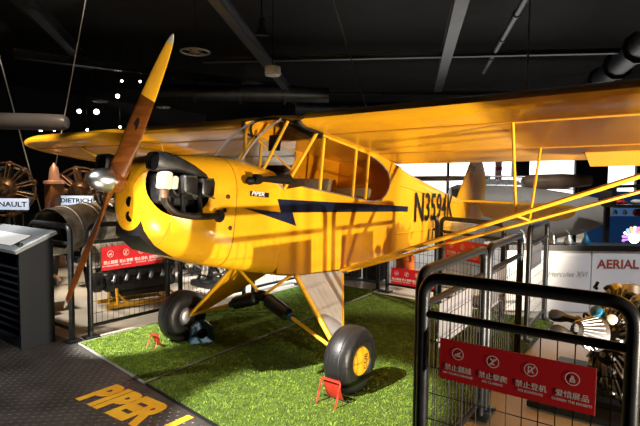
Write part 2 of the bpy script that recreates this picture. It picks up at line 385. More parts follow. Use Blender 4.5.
# cabin roof between the wings, with skylight
roofrow = [[Vector((x, y, z-.25*y*y)) for y in (-.36, -.2, 0, .2, .36)] for x, z in ((-.09, .66), (-.02, .70), (.10, .725), (.3, .742))]
AB().loft(roofrow, False, closed=False).build('roof_cover', YEL, fus)
sky = [[Vector((x, y, z-.2*y*y)) for y in (-.355, -.2, 0, .2, .355)] for x, z in ((.3, .742), (.6, .735), (1.0, .70), (1.35, .645))]
AB().loft(sky, False, closed=False).build('skylight', GLASS, fus)
AB().box((.86, 0, .565), (1.1, .66, .012)).build('headliner', YEL, fus)
AB().box((1.47, 0, .08), (.012, .66, 1.0)).build('rear_bulkhead', YEL, fus)
AB().prism([(.55, .13), (1.45, .13), (1.45, .56), (.75, .56)], (0, .331, 0), (1, 0, 0), (0, 0, 1), .006).build('inner_lining', YEL, fus)
AB().loft([[Vector((x, y, z-.15*y*y)) for y in (-.36, -.2, 0, .2, .36)] for x, z in ((1.35, .648), (1.62, .60))], False, closed=False).build('roof_cover', YEL, fus)

# windscreen: ruled surface from the boot cowl to the wing leading edge
NW = 24
def ws_base(k):
    t = -1+2*k/NW; return Vector((-.21-.31*(1-abs(t)**2.2), .345*math.copysign(abs(t)**.85, t), .095+.185*(1-abs(t)**2.4)))
def ws_top(k):
    t = -1+2*k/NW; return Vector((.13-.21*(1-abs(t)**3), .345*t, .575+.085*(1-abs(t)**2.5)))
B_ = [ws_base(k) for k in range(NW+1)]; T_ = [ws_top(k) for k in range(NW+1)]
ws = AB().loft([[b.lerp(t, f)+Vector((-.03*math.sin(math.pi*f), 0, .02*math.sin(math.pi*f))) for b, t in zip(B_, T_)] for f in (0, .25, .5, .75, 1)], False, closed=False).build('windscreen', GLASSW, plane)
AB().tube(B_, .009, 6).build('windscreen_frame', ALU, ws)
AB().tube(T_, .012, 6).build('windscreen_frame', BLACKP, ws)
for k in (7, 17):
    AB().tube([B_[k].lerp(T_[k], f)+Vector((-.03*math.sin(math.pi*f)-.004, 0, .02*math.sin(math.pi*f)+.004)) for f in (0, .25, .5, .75, 1)], .008, 6, flat=((0, 1, 0), .3)).build('windscreen_strip', ALU, ws)
# cabin frame tubes
for sg in (-1, 1):
    y = .338*sg
    if sg > 0: AB().tube([(.18, .325, .55), (1.05, .325, .22)], .010, 8).build('cabin_diagonal', YTUBE, plane)
    AB().tube([(-.20, y, .09), (.14, y, .575)], .014, 8).build('windscreen_post', YTUBE, plane)
    AB().tube([(.02, y*.93, .60), (1.02, y, .555)], .012, 8).build('cabin_longeron', YTUBE, plane)
AB().tube([(-.30, -.20, .20), (-.06, -.2, .63)], .012, 8).build('windscreen_brace', YTUBE, plane)
AB().tube([(-.30, .0, .24), (.0, .30, .62)], .012, 8).build('windscreen_brace', YTUBE, plane)
# side windows
for sg in (-1, 1):
    pane = AB().prism([(-.185, .095), (.0, .135), (.60, .130), (1.0, .122), (1.12, .130), (1.23, .155), (1.33, .215), (1.39, .30), (1.385, .38), (1.33, .44), (1.22, .49), (1.10, .52), (1.0, .54), (.2, .57), (.14, .572)], (0, -.336 if sg < 0 else .339, 0), (1, 0, 0), (0, 0, 1), -.003).build('side_window', GLASS, plane)
    for x in (.24, .735, .955):
        AB().box((x, .340*sg, .345), (.022, .016, .43)).build('window_post', YTUBE, pane)
    AB().tube([(x, .3445*sg, z) for x, z in WIN[1:]], .006, 6).build('window_trim', ALU, pane)
    AB().tube([(.14, .343*sg, .578), (1.0, .343*sg, .548)], .009, 6).build('window_rail', YTUBE, pane)
# cabin interior
AB().box((-.205, 0, .06), (.02, .62, .30), bev=.005).build('instrument_panel', BLACKP, plane)
for (y, z, r) in ((-.18, .10, .045), (-.06, .10, .045), (.07, .10, .05), (.19, .1, .045), (0, -.01, .03)):
    AB().lathe([(r, 0), (r, .012), (r*.85, .012)], (-.195, y, z), (1, 0, 0), 16).build('gauge', ALU, plane)
AB().box((.08, .04, .50), (.02, .12, .13), bev=.004).build('placard_box', BLACKP, plane)
for x in (.30, .98):
    s_ = AB().box((x, 0, -.17), (.40, .46, .08), bev=.02).build('seat', GREYFAB, plane)
    AB().box((x+.22, 0, .05), (.06, .44, .44), M=rotm('Y', .2), bev=.02).build('seat_back', GREYFAB, s_)
AB().tube([(.0, 0, -.48), (-.06, 0, -.1), (-.02, 0, .05)], .01, 8).build('control_stick', BLACKP, plane)

# stripe, registration, name plate
YS = -.3462
BOLT = [(-.603, -.080), (-.219, -.081), (-.270, .012), (1.62, .131), (1.62, .072), (-.088, -.071), (-.028, -.169)]
AB().prism(BOLT, (0, -.3455, 0), (1, 0, 0), (0, 0, 1), .0012).build('lightning_stripe', NAVY, fus, label='navy blue lightning bolt stripe')
def side_y(x): return -interp([(t[0], t[1]) for t in REAR], x)[0]-.0015
st = AB(); xs = [1.62, 1.7, 1.8, 1.89]
st.loft([[Vector((x, side_y(x), z)), Vector((x, side_y(x), z-.058))] for x, z in zip(xs, (.131, .136, .142, .147))], False, closed=False)
st.build('stripe_end', NAVY, fus)
# registration painted on the tapering side
x0, x1 = 2.06, 4.05
y0, y1 = side_y(x0)-.012, side_y(x1)-.004
u = Vector((x1-x0, y1-y0, .19)).normalized(); 
tm = text_mb('N3594K', .46, (x0, y0, -.005), u, Vector((0, 0, 1))-u*u.z, .002, .006, .98)
q = AB(); q.v, q.f, q.m = tm.v, tm.f, tm.m
zz = [v for v in q.v]
q.v = [Vector((v.x, min(v.y, side_y(v.x)-.003), v.z)) for v in q.v]
q.build('registration', BLACKP, fus, label='black registration letters')
AB().prism([(-.55, .005), (-.365, .012), (-.365, .045), (-.55, .038)], (0, -.3462, 0), (1, 0, 0), (0, 0, 1), .002).build('name_plate', BLACKP, boot)
tm = text_mb('PIPER', .040, (-.542, -.349, .012), (1, 0, .035), (0, 0, 1), .001, .001, 1.35, shear=.2); q = AB(); q.v, q.f, q.m = tm.v, tm.f, tm.m
q.build('name_lettering', WHITE, boot)
FLATB = pbr('flat_black', (.004, .004, .004), .55, spec=.2)
# venturi tube on the boot cowl
vp = AB().lathe([(.018, 0), (.036, .008), (.033, .05), (.018, .085), (.020, .12), (.034, .30), (.036, .36), (.024, .36), (.012, .2)], (-.575, -.395, .115), (1, .0, .125), 20, caps=False).build('venturi', FLATB, boot)
AB().tube([(-.48, -.39, .12), (-.48, -.335, .10)], .012, 8).build('bracket', BLACKP, vp)
AB().lathe([(.014, 0), (.028, .02), (.028, .05)], (-.62, -.372, .10), (1, 0, .1), 12).build('venturi_nose', FLATB, vp)

# engine cylinders on the port side (and the same to starboard)
for sg in (-1, 1):
    eng = AB().box((-1.05, sg*.17, -.02), (.28, .14, .18), bev=.02).build('engine_block', ENGBLK, plane)
    for i, x in enumerate((-1.095, -.965)):
        prof = []
        for k in range(7): h = .0+k*.016; prof += [(.066, h), (.066, h+.006), (.054, h+.008), (.054, h+.014)]
        AB().lathe(prof, (x, sg*.215, .00), (0, sg, 0), 20).build('cylinder', ENGBLK, eng)
        AB().box((x, sg*.374, .012), (.105, .07, .112), bev=.02).build('rocker_cover', BLACKP, eng)
        AB().tube(fillet([(x+.03, sg*.405, .066), (x-.048, sg*.407, .058), (x-.050, sg*.411, -.03), (x+.045, sg*.411, -.048)], .02), .0055, 5).build('cover_clip', STEEL, eng)
    AB().box((-1.225, sg*.325, .022), (.058, .08, .10), bev=.012).build('intake_elbow', IVORY, eng)
    AB().box((-1.175, sg*.340, .016), (.045, .05, .075), bev=.012).build('intake_flange', IVORY, eng)
    # eyebrow scoop
    rg = []
    for x, zt, zb, yo, yi in ((-1.275, .180, .075, .328, .205), (-1.24, .188, .068, .338, .205), (-1.15, .180, .078, .342, .205), (-1.04, .150, .072, .342, .22), (-.93, .105, .05, .338, .24), (-.885, .065, .0, .330, .25)):
        rr = []
        for j in range(16):
            t = 2*math.pi*j/16; c, s_ = math.cos(t), math.sin(t); e = .55
            rr.append(Vector((x, sg*((yo+yi)/2+(yo-yi)/2*math.copysign(abs(c)**e, c)), (zt+zb)/2+(zt-zb)/2*math.copysign(abs(s_)**e, s_))))
        rg.append(rr)
    sc = AB().loft(rg, False).build('eyebrow_scoop', ENGBLK, plane)
    AB().lathe([(.05, 0), (.05, .008)], (-1.25, sg*.28, .122), (-1, 0, 0), 16).build('scoop_mouth', DARK, sc)
    ex = AB().tube(fillet([(-1.225, sg*.335, -.03), (-1.225, sg*.345, -.10), (-1.16, sg*.355, -.158), (-1.02, sg*.36, -.168), (-.83, sg*.37, -.150)], .05), .021, 12).build('exhaust_pipe', pbr('exhaust_soot', (.035, .028, .025), .45, .6, var=.5, vscale=18), plane)
    AB().tube([(-1.225, sg*.333, -.01), (-1.225, sg*.343, -.08)], .0215, 12).build('exhaust_elbow', RUST, ex)
    AB().lathe([(.022, 0), (.04, .004), (.042, .018), (.034, .03), (.022, .03)], (-.845, sg*.37, -.15), (1, 0, .05), 16).build('exhaust_outlet', BLACKP, ex)
    for x in (-1.095, -.965): AB().tube([(x, sg*.325, -.04), (x, sg*.357, -.16)], .014, 10).build('exhaust_stub', ENGBLK, ex)

# propeller
TH = .4864
prop = tag(empty('propeller', A2W((-1.33, 0, 0))), None); prop.parent = plane
def blade(sgn):
    d = Vector((0, -math.sin(TH), math.cos(TH)))*sgn; ax = Vector((-1, 0, 0)); tg = d.cross(ax)
    rings = []; mats = []
    st_ = [(.03, .055, .044, .75), (.09, .06, .036, .70), (.16, .070, .027, .58), (.26, .079, .020, .42), (.38, .081, .016, .32), (.46, .078, .0135, .27), (.535, .074, .0125, .24), (.54, .074, .0125, .24), (.68, .063, .010, .20), (.78, .051, .0085, .18), (.855, .037, .007, .17), (.86, .036, .007, .17), (.892, .023, .005, .16), (.908, .011, .004, .16), (.9144, .003, .002, .16)]
    for r, hw, th, tw in st_:
        c = Vector((-1.33, 0, 0))+d*r; a = tg*math.cos(tw)-ax*math.sin(tw); b = d.cross(a)
        rings.append([c+a*(hw*(1 if r < .1 else .76)*math.cos(t))+b*(th*.5*math.sin(t)) for t in [2*math.pi*j/16 for j in range(16)]])
    m = AB()
    for i in range(len(rings)-1): m.loft([rings[i], rings[i+1]], False, 0 if i < 6 else (1 if i < 11 else 2))
    m.add(rings[-1], [list(range(16))], 2); m.add(rings[0], [list(range(16))[::-1]], 0)
    b_ = m.build('blade', [WOODP, PTIPY if sgn > 0 else WOODP, PTIPG], None); return b_
for sgn in (1, -1):
    b_ = blade(sgn); b_.parent = prop; b_.matrix_parent_inverse = Matrix.Translation(-A2W((-1.33, 0, 0)))
h_ = AB().lathe([(.06, 0), (.066, .01), (.066, .07), (.06, .08)], (-1.37, 0, 0), (1, 0, 0), 24).build('hub', WOODP)
s1 = AB().lathe([(.070, 0), (.0715, -.02), (.068, -.05), (.057, -.085), (.038, -.11), (.018, -.124), (.001, -.128)], (-1.365, 0, 0), (1, 0, 0), 28).build('spinner', CHROME)
dl = AB().lathe([(.022, 0), (.022, .001)], (0, 0, 0), (1, 0, 0), 16)
d = Vector((0, -math.sin(TH), math.cos(TH))); ov = [Vector((math.cos(t)*.016, 0, 0)) for t in (0,)]
tg = d.cross(Vector((-1, 0, 0))); tw = .32; aa = tg*math.cos(tw)-Vector((-1, 0, 0))*math.sin(tw); bb = d.cross(aa)
bb = bb if bb.x < 0 else -bb
emb = AB(); cc = Vector((-1.33, 0, 0))+d*.37+bb*.0085
emb.add([cc+aa*(.020*math.cos(t)*(.8))+d*(.042*math.sin(t)) for t in [2*math.pi*i/20 for i in range(20)]], [list(range(20))]); emb = emb.build('maker_mark', BLACKP)
for o in (h_, s1, emb): o.parent = prop; o.matrix_parent_inverse = Matrix.Translation(-A2W((-1.33, 0, 0)))

# wings
CY = [(0, .035, .035), (.0125, .0545, .0193), (.025, .065, .0147), (.05, .079, .0093), (.1, .096, .0042), (.15, .1068, .0015), (.2, .1136, .0003), (.3, .117, 0), (.4, .114, 0), (.5, .1052, 0), (.6, .0915, 0), (.7, .0735, 0), (.8, .0522, 0), (.9, .028, 0), (1, .004, 0)]
XL, XT = -.04, 1.57
def zlow(x, y): return .592-.025*x+.008*(abs(y)-.36)
def wing_ring(sg, y, xa, xb, f0=0., f1=1.):
    ch = xb-xa; ts = ch/(XT-XL)
    pr = [c for c in CY if f0-1e-6 <= c[0] <= f1+1e-6]
    up = [Vector((xa+c[0]*ch, sg*y, zlow(xa+c[0]*ch, y)+(c[1])*1.6*ts+(1-ts)*.06)) for c in pr]
    lo = [Vector((xa+c[0]*ch, sg*y, zlow(xa+c[0]*ch, y)+(c[2])*1.6*ts+(1-ts)*.06)) for c in pr]
    return up[::-1]+lo
def tipx(y):
    t = max(0, (y-4.0)/1.23); k = 1-math.sqrt(max(0, 1-t*t)); return XL+.98*k, XT-.58*k
AY0, AY1 = 2.06, 4.5
for sg in (-1, 1):
    wg = AB()
    wg.loft([wing_ring(sg, y, XL, XT) for y in (.31, 1.0, 1.6, AY0)])
    wg.loft([wing_ring(sg, y, *( (XL, XT) if y < 4.0 else tipx(y)), 0, .8) for y in (AY0, 3.0, 3.7, 4.0, 4.2, 4.35, AY1)])
    wg.loft([wing_ring(sg, y, *tipx(y)) for y in (AY1, 4.65, 4.75, 4.85, 4.95, 5.03, 5.10, 5.16, 5.20, 5.222)])
    wo = wg.build('wing', YEL, plane, 50)
    # raised spar tapes, with the fabric's shading put into their darker colour
    for X in (.26, 1.04):
        AB().box((0, 0, 0), (.04, 4.1, .006)).xf(Matrix.Translation((X, sg*2.45, zlow(X, 2.45)-.001)) @ Matrix.Rotation(.008*sg, 4, 'X')).build('spar_tape_shade', pbr('shaded_tape_%s_%s' % (X, sg), (.55, .24, .012), .5), wo)
    # aileron
    hx = XL+.8*(XT-XL); dr = .17 if sg < 0 else -.12
    al = AB(); rr = []
    for y in (AY0+.01, AY1-.01):
        zt = zlow(hx, y); th0 = .0522*1.61
        pts = []
        for f in (0, .25, .5, .75, 1): pts.append((hx+.015+f*.315, th0*(1-f)+.008))
        for f in (1, .75, .5, .25, 0): pts.append((hx+.015+f*.315, 0))
        R = []
        for px, pz in pts:
            dx, dz = px-hx, pz-th0*.5; R.append(Vector((hx+dx*math.cos(dr)+dz*math.sin(dr), sg*y, zt+th0*.5-dx*math.sin(dr)+dz*math.cos(dr)-.025*(px-hx))))
        rr.append(R)
    al.loft(rr).build('aileron', YEL, wo, 50)
    # aileron end fairing
    AB().box((hx+.04, sg*(AY0+.004), zlow(hx, AY0)+.04), (.05, .012, .09)).build('aileron_gap', BLACKP, wo)
    # black strip put in for the darkness of the open root gap
    AB().tube([(XL-.002, sg*.298, zlow(0, .36)+.075), (XL-.004, sg*.300, zlow(0, .36)+.03), (XL+.03, sg*.318, zlow(0, .36)+.002), (.10, sg*.340, zlow(.1, .36)-.008), (.20, sg*.350, zlow(.2, .36)-.010)], .014, 8).build('root_gap_dark', BLACKP, wo)
    # lift struts and jury struts
    L0 = Vector((.67, sg*.345, -.515)); FA = Vector((.26, sg*3.42, zlow(.26, 3.42))); RB = Vector((1.04, sg*3.42, zlow(1.04, 3.42)))
    s1_ = AB().tube([L0+Vector((-.03, 0, 0)), FA], .030, 12, flat=((0, 0, 1), .5)).build('lift_strut', YTUBE, plane)
    s2_ = AB().tube([L0+Vector((.03, 0, -.01)), RB], .026, 12, flat=((0, 0, 1), .5)).build('lift_strut', YTUBE, plane)
    AB().box(L0+Vector((0, -sg*-.01, 0)), (.10, .04, .05), bev=.008).build('strut_fitting', STEEL, plane)
    def on(B, y): k = (y-.345)/(3.42-.345); return L0.lerp(B, k)
    for X, B in ((.26, FA), (1.04, RB)):
        b0 = on(B, 1.80)
        AB().tube([b0, (X, sg*1.80, zlow(X, 1.8))], .010, 8).build('jury_strut', YTUBE, plane)
    AB().tube([on(FA, 1.80), on(RB, 1.80)], .008, 8).build('jury_strut', YTUBE, plane)
    if sg > 0: AB().box((.9, 3.3, zlow(.9, 3.3)-.03), (.18, .03, .05), bev=.01).build('strut_bracket', STEEL, wo)
# suspension rods from wing to ceiling are separate things (below)

# tail surfaces
def slab(poly, o, u, v, th):
    return AB().prism(poly, Vector(o)-Vector(u).cross(Vector(v)).normalized()*th/2, u, v, th)
fin = slab([(4.12, .45), (4.35, .75), (4.55, 1.02), (4.66, 1.13), (4.76, 1.16), (4.76, .30)], (0, 0, 0), (1, 0, 0), (0, 0, 1), .03).build('fin', YEL, plane)
slab([(4.775, .10), (4.775, 1.17), (4.9, 1.19), (5.08, 1.14), (5.24, 1.0), (5.32, .78), (5.32, .5), (5.25, .22), (5.05, .08)], (0, 0, 0), (1, 0, 0), (0, 0, 1), .028).build('rudder', YEL, plane)
for k, (t_, z_) in enumerate((('CUB', 1.0), ('J-3', .9))):
    tm = text_mb(t_, .11, (4.56, -.017, z_-.07), (1, 0, 0), (0, 0, 1), .001, .002, .8); q = AB(); q.v, q.f, q.m = tm.v, tm.f, tm.m; q.build('tail_lettering', LETR, fin)
EZ = .42
for sg in (-1, 1):
    stp = [(4.13, .05), (4.2, .5), (4.33, 1.0), (4.5, 1.33), (4.62, 1.44), (4.74, 1.46), (4.74, .05)]
    so = slab([(x, y*sg) for x, y in stp], (0, 0, EZ), (1, 0, 0), (0, 1, 0), .03).build('stabiliser', YEL, plane)
    dr = .42; el = [(0, .08), (0, 1.46), (.16, 1.45), (.30, 1.36), (.41, 1.15), (.46, .8), (.47, .25), (.36, .1)]
    slab([(x, y*sg) for x, y in el], (4.76, 0, EZ), (math.cos(dr), 0, -math.sin(dr)), (0, 1, 0), .026).build('elevator', YEL, so)
    AB().tube([(4.6, sg*.02, 1.02), (4.7, sg*.95, EZ)], .003, 5).build('brace_wire', STEEL, plane)
    AB().tube([(4.72, sg*.02, .16), (4.7, sg*.95, EZ)], .003, 5).build('brace_wire', STEEL, plane)
AB().tube([(4.55, 0, .12), (4.8, 0, -.02), (4.86, 0, -.08)], .012, 8).build('tail_spring', STEEL, plane)
tw_ = AB().lathe([(.03, -.018), (.06, -.018), (.072, 0), (.06, .018), (.03, .018)], (4.87, 0, -.10), (0, 1, 0), 20).build('tail_wheel', TYRE, plane)
twz = A2W((4.87, 0, -.10))

# landing gear
AXZ = -1.047
for sg in (-1, 1):
    F = Vector((.03, sg*.33, -.540)); R = Vector((.67, sg*.33, -.512)); AX = Vector((.0, sg*.79, AXZ+.02))
    lg = AB().tube([F, AX], .019, 10).build('gear_leg', YTUBE, plane)
    AB().tube([R, AX+Vector((.05, 0, .0))], .017, 10).build('rear_tube', YTUBE, lg)
    n_ = (AX-F).cross(R-F).normalized(); n_ = n_ if n_.y*sg > 0 else -n_
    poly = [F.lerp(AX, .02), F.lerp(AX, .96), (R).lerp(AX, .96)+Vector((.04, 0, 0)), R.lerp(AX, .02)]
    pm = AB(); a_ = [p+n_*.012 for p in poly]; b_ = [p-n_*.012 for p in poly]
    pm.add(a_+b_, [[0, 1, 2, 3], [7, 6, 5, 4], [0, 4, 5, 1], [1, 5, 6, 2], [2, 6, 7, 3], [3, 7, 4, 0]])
    pm.build('gear_fabric', GREYFAB if sg < 0 else YEL, lg, label='fabric gear cover coloured grey for its reflection' if sg < 0 else 'yellow fabric gear cover')  # port grey is the sheen on the fabric, put into its colour
    V = Vector((.05, 0, -.75))
    AB().tube([Vector((.02, sg*.30, -.542)), V], .013, 8).build('cabane_strut', YTUBE, plane)
    d_ = (AX-V)
    sh = AB().tube([V+d_*.05, AX], .014, 8).build('shock_strut', YTUBE, plane)
    AB().tube([V+d_*.06, V+d_*.09, V+d_*.36, V+d_*.39], [.034, .056, .052, .03], 12).build('bungee_cover', BLACKP, sh)
    AB().tube([V+d_*.39, V+d_*.42], [.03, .03], 12).build('bungee_collar', BLUEB, sh)
    AB().tube([AX, (0, sg*.98, AXZ)], .020, 10).build('axle', STEEL, plane)
    # wheel, built about its axle
    c = Vector((0, sg*.895, AXZ)); tp = []
    for i in range(25):
        t = math.pi*2*i/24; rr_ = .148+.0805*math.copysign(abs(math.cos(t))**.85, math.cos(t)); hh = .100*math.copysign(abs(math.sin(t))**.8, math.sin(t))
        tp.append((rr_, hh))
    wh = tag(empty('wheel', A2W(c))); wh.parent = plane; IM = Matrix.Translation(-A2W(c))
    ty = AB().lathe(tp, c, (0, 1, 0), 48, caps=False).build('tyre', TYRE)
    gr = AB()
    for hh in (-.045, -.015, .015, .045):
        gr.torus(c+Vector((0, hh, 0)), (0, 1, 0), .2265-.0012*(abs(hh)/.015), .0028, 48, 5)
    g2 = gr.build('tread_rib', TYRE)
    hm = AB().lathe([(.0, .050), (.06, .052), (.092, .040), (.104, .020), (.106, 0)], c+Vector((0, sg*.055, 0)), (0, sg, 0), 28).build('hub_cap', YTUBE)
    hi = AB().lathe([(.0, .03), (.05, .03), (.075, .02), (.088, 0)], c+Vector((0, -sg*.06, 0)), (0, -sg, 0), 28).build('brake_hub', ALU)
    tm = text_mb('CUB', .055, c+Vector((0.045 if sg < 0 else -.045, sg*.107, -.055)), (0, 0, 1), (-1 if sg < 0 else 1, 0, 0), .0, .001, 1.); q = AB(); q.v, q.f, q.m = tm.v, tm.f, tm.m
    lt = q.build('hub_lettering', BRONZE)
    for o in (ty, g2, hm, hi, lt): o.parent = wh; o.matrix_parent_inverse = IM
AB().lathe([(.045, -.03), (.045, .03)], (.05, 0, -.75), (0, 1, 0), 16).build('cabane_joint', BLACKP, plane)

# tail stand
ts = empty('tail_stand', (twz.x, 0, 0)); tag(ts, 'low black trestle holding up the tail wheel of the yellow aircraft', 'stand')
zt = twz.z-.072
MB().box((twz.x, 0, zt-.02), (.26, .22, .04), bev=.006).build('top_plate', BLACKP, ts)
for sx in (-1, 1):
    for sy in (-1, 1): MB().tube([(twz.x+sx*.1, sy*.08, zt-.04), (twz.x+sx*.16, sy*.14, 0)], .014, 8).build('leg', BLACKP, ts)
MB().box((twz.x, 0, .12), (.27, .02, .02)).build('stretcher', BLACKP, ts)

# wheel chocks
def red_chock(cx, cy, label, s=1.):
    t = tag(empty('wheel_chock', (cx, cy, 0)), label, 'wheel chock')
    for sy in (-1, 1):
        MB().tube(fillet([(cx-.06*s, cy+sy*.085*s, .012), (cx+.0, cy+sy*.085*s, .17*s), ], .02), .007*s, 8).build('leg', REDP, t)
    MB().tube(fillet([(cx, cy-.085*s, .165*s), (cx, cy-.085*s, .185*s), (cx, cy+.085*s, .185*s), (cx, cy+.085*s, .165*s)], .02), .007*s, 8).build('top_bar', REDP, t)
    m = MB(); rows = []
    for k in range(7):
        a = k/6; x = cx+.0*s+.06*s*a*a+.012; z = .17*s*(1-a)+.02
        rows.append([(x, cy-.075*s, z), (x, cy+.075*s, z)])
    m.loft([[Vector(p) for p in r] for r in rows], False, closed=False); m.build('curved_plate', REDP, t)
    MB().tube([(cx+.08*s, cy-.11*s, .018), (cx+.08*s, cy+.11*s, .018)], .008*s, 8).build('cross_bar', BLACKP, t)
    return t
red_chock(-.295, -.915, 'red tubular wheel chock in front of the port wheel', .86)
red_chock(-.325, .90, 'small red wheel chock in front of the starboard wheel', .62)
bt = tag(empty('wheel_stand', (.03, .70, 0)), 'blue plastic support block beside the starboard wheel', 'support block')
blk = [(-.11, 0), (.11, 0), (.09, .14), (.035, .19), (-.035, .19), (-.09, .14)]
hole = [(.045*math.cos(a), .09+.045*math.sin(a)) for a in [2*math.pi*i/16 for i in range(16)]]
MB().prism(blk, (.03, .725, .012), (.85, -.52, 0), (0, 0, 1), .09).build('body', BLUEB, bt)
MB().prism(hole, (.03-.001, .725-.002, .012), (.85, -.52, 0), (0, 0, 1), .092).build('recess', DARK, bt)

# ------------------------------------------------------------------ barriers
def sign_board(o, u, z0, z1, L, nrm, parent, back=SIGNBACK):
    """red warning board; o = left end seen from its face, u along it, nrm out of the face"""
    o, u, nrm = Vector(o), Vector(u).normalized(), Vector(nrm).normalized(); h = z1-z0
    m = MB(); m.prism([(0, 0), (L, 0), (L, h), (0, h)], o+Vector((0, 0, z0))-nrm*.002, u, (0, 0, 1), .002, 0)
    m.prism([(0, 0), (L, 0), (L, h), (0, h)], o+Vector((0, 0, z0))-nrm*.0045, u, (0, 0, 1), .002, 1)
    b = m.build('warning_sign', [RED, back], parent, label='red sign board with four white pictograms')
    names = [('禁止翻越', 'NO THOROUGHFARE'), ('禁止攀爬', 'NO CLIMBING'), ('禁止登机', 'NO BOARDING'), ('爱惜展品', 'CHERISH THE EXHIBITS')]
    up = Vector((0, 0, 1))
    for i, (a, c) in enumerate(names):
        cx = L*(.135+.245*i); p = o+u*cx+Vector((0, 0, z0))+nrm*.0008
        t = text_mb(a, h*.165, p+up*h*.26, u, up, .0, 0., 1., 'CENTER'); tb = text_mb(a, h*.165, p+up*h*.262+u*h*.010+nrm*.0002, u, up, .0, 0., 1., 'CENTER')
        n0 = len(t.v); t.v += tb.v; t.f += [[k_+n0 for k_ in f_] for f_ in tb.f]; t.m += tb.m
        t2 = text_mb(c, h*.075, p+up*h*.15, u, up, .0, h*.002, 1., 'CENTER')
        t.v += [v for v in t2.v]; n0 = len(t.v)-len(t2.v); t.f += [[k+n0 for k in f] for f in t2.f]; t.m += t2.m
        t.build('lettering', WHITE, b)
        # pictogram: ring, figure, slash
        ic = MB(); cc = p+up*h*.68; R = h*.135; nn = 28
        dirs = [u*math.cos(2*math.pi*k_/nn)+up*math.sin(2*math.pi*k_/nn) for k_ in range(nn)]
        ic.loft([[cc+d_*(R-h*.009) for d_ in dirs], [cc+d_*(R+h*.009) for d_ in dirs]], False)
        def stroke(x0_, y0_, x1_, y1_, r=.012):
            a_, b_ = cc+u*x0_*R+up*y0_*R, cc+u*x1_*R+up*y1_*R; e_ = nrm.cross(b_-a_).normalized()*h*r
            ic.add([a_-e_, b_-e_, b_+e_, a_+e_], [[0, 1, 2, 3]])
        if i == 0:
            for s_ in ((-.6, -.35, .65, -.35), (-.25, -.1, .3, .15), (.3, .15, .45, .45), (-.25, -.1, -.6, -.1), (.05, .0, .35, -.2), (-.1, .2, .2, .05)): stroke(*s_)
        elif i == 1:
            for s_ in ((-.45, .5, .0, .1), (0, .1, .5, .4), (0, .1, -.05, -.3), (-.05, -.3, -.4, -.6), (-.05, -.3, .3, -.55), (.6, .6, -.6, -.6), (.1, .35, .2, .5)): stroke(*s_)
        elif i == 2:
            for s_ in ((-.4, .5, .0, .5), (-.4, .5, -.4, -.4), (-.4, -.4, -.1, -.4), (0, .5, .2, .2), (.2, .2, .2, -.3), (.2, -.3, .45, -.5), (.55, .6, -.5, -.6)): stroke(*s_)
        else:
            for s_ in ((-.4, -.45, .4, -.45), (-.3, -.45, -.3, 0), (.3, -.45, .3, 0), (-.3, -.1, .3, -.1), (-.2, .15, 0, .5), (0, .5, .2, .15), (-.3, 0, .3, 0), (0, .0, 0, .3)): stroke(*s_)
        ic.build('pictogram', WHITE, b)
def barrier(p0, p1, label, H=1.05, sign=None, wires=True, mat=None, group='black tube crowd barriers'):
    p0, p1 = Vector((*p0, 0)), Vector((*p1, 0)); L = (p1-p0).length; u = (p1-p0)/L; up = Vector((0, 0, 1)); mat = mat or RAIL
    t = empty('barrier', p0); tag(t, label, 'barrier', group); R = .025
    MB().tube(fillet([p0+up*.02, p0+up*(H-R), p1+up*(H-R), p1+up*.02], .085, 7), R, 14).build('frame', mat, t)
    MB().tube([p0+up*(H-.18), p1+up*(H-.18)], .017, 10).build('upper_rail', mat, t)
    MB().tube([p0+up*.11, p1+up*.11], .017, 10).build('lower_rail', mat, t)
    for p in (p0, p1):
        MB().box(p+up*.010, (.12, .12, .02), M=rotm('Z', math.atan2(u.y, u.x)), bev=.004).build('foot_plate', mat, t)
    if wires:
        m = MB(); n = int(L/.055)
        for i in range(1, n): q_ = p0+u*(L*i/n); m.tube([q_+up*.11, q_+up*(H-.18)], .0022, 4, caps=False)
        k = int((H-.29)/.10)
        for i in range(1, k): z = .11+(H-.29)*i/k; m.tube([p0+up*z, p1+up*z], .0022, 4, caps=False)
        m.build('wire_mesh', WIRE, t, kind='stuff')
    if sign:
        nrm, a, b, z0, z1 = sign; nrm = Vector((*nrm, 0)); f = up.cross(nrm)   # direction to the right seen from the face
        if f.dot(u) > 0: o = p0+u*a*L; uu = u
        else: o = p0+u*b*L; uu = -u
        sign_board(o+nrm*.026, uu, z0, z1, (b-a)*L, nrm, t)
    return t
barrier((-.950, -1.84), (-.945, -2.59), 'dark tubular barrier with a red warning sign, nearest the camera', H=1.07, sign=((-1, 0), .115, .865, .642, .808))
barrier((-.86, -1.785), (.12, -1.745), 'dark barrier section running back from the red sign barrier, with a white sign back', H=1.07, sign=((0, 1), .30, .85, .62, .84))
barrier((.22, -1.74), (1.12, -1.70), 'middle barrier section along the right side of the turf', H=1.07, sign=((0, 1), .12, .62, .62, .84))
barrier((1.85, -1.59), (2.75, -1.55), 'farthest barrier section on the right side, past the gap in the row', H=1.07, sign=((0, 1), .2, .85, .62, .84))
barrier((2.70, -.40), (2.28, -1.24), 'black barrier with red sign standing behind the lift struts', sign=((-.895, .447), .12, .88, .58, .80))
barrier((2.88, 1.42), (2.88, .54), 'black barrier behind the tail end of the turf, beneath the fuselage')
barrier((2.88, .40), (2.86, -.28), 'black barrier with a low red sign beneath the lift strut root', sign=((-1, 0), .10, .98, .13, .34))
barrier((-.50, 1.60), (.34, 1.60), 'black barrier with red sign beneath the engine cowling', sign=((0, -1), .12, .90, .60, .82))
barrier((.50, 1.60), (1.45, 1.60), 'black mesh barrier behind the starboard wheel')
barrier((1.61, 1.60), (2.55, 1.60), 'black mesh barrier behind the landing gear struts')
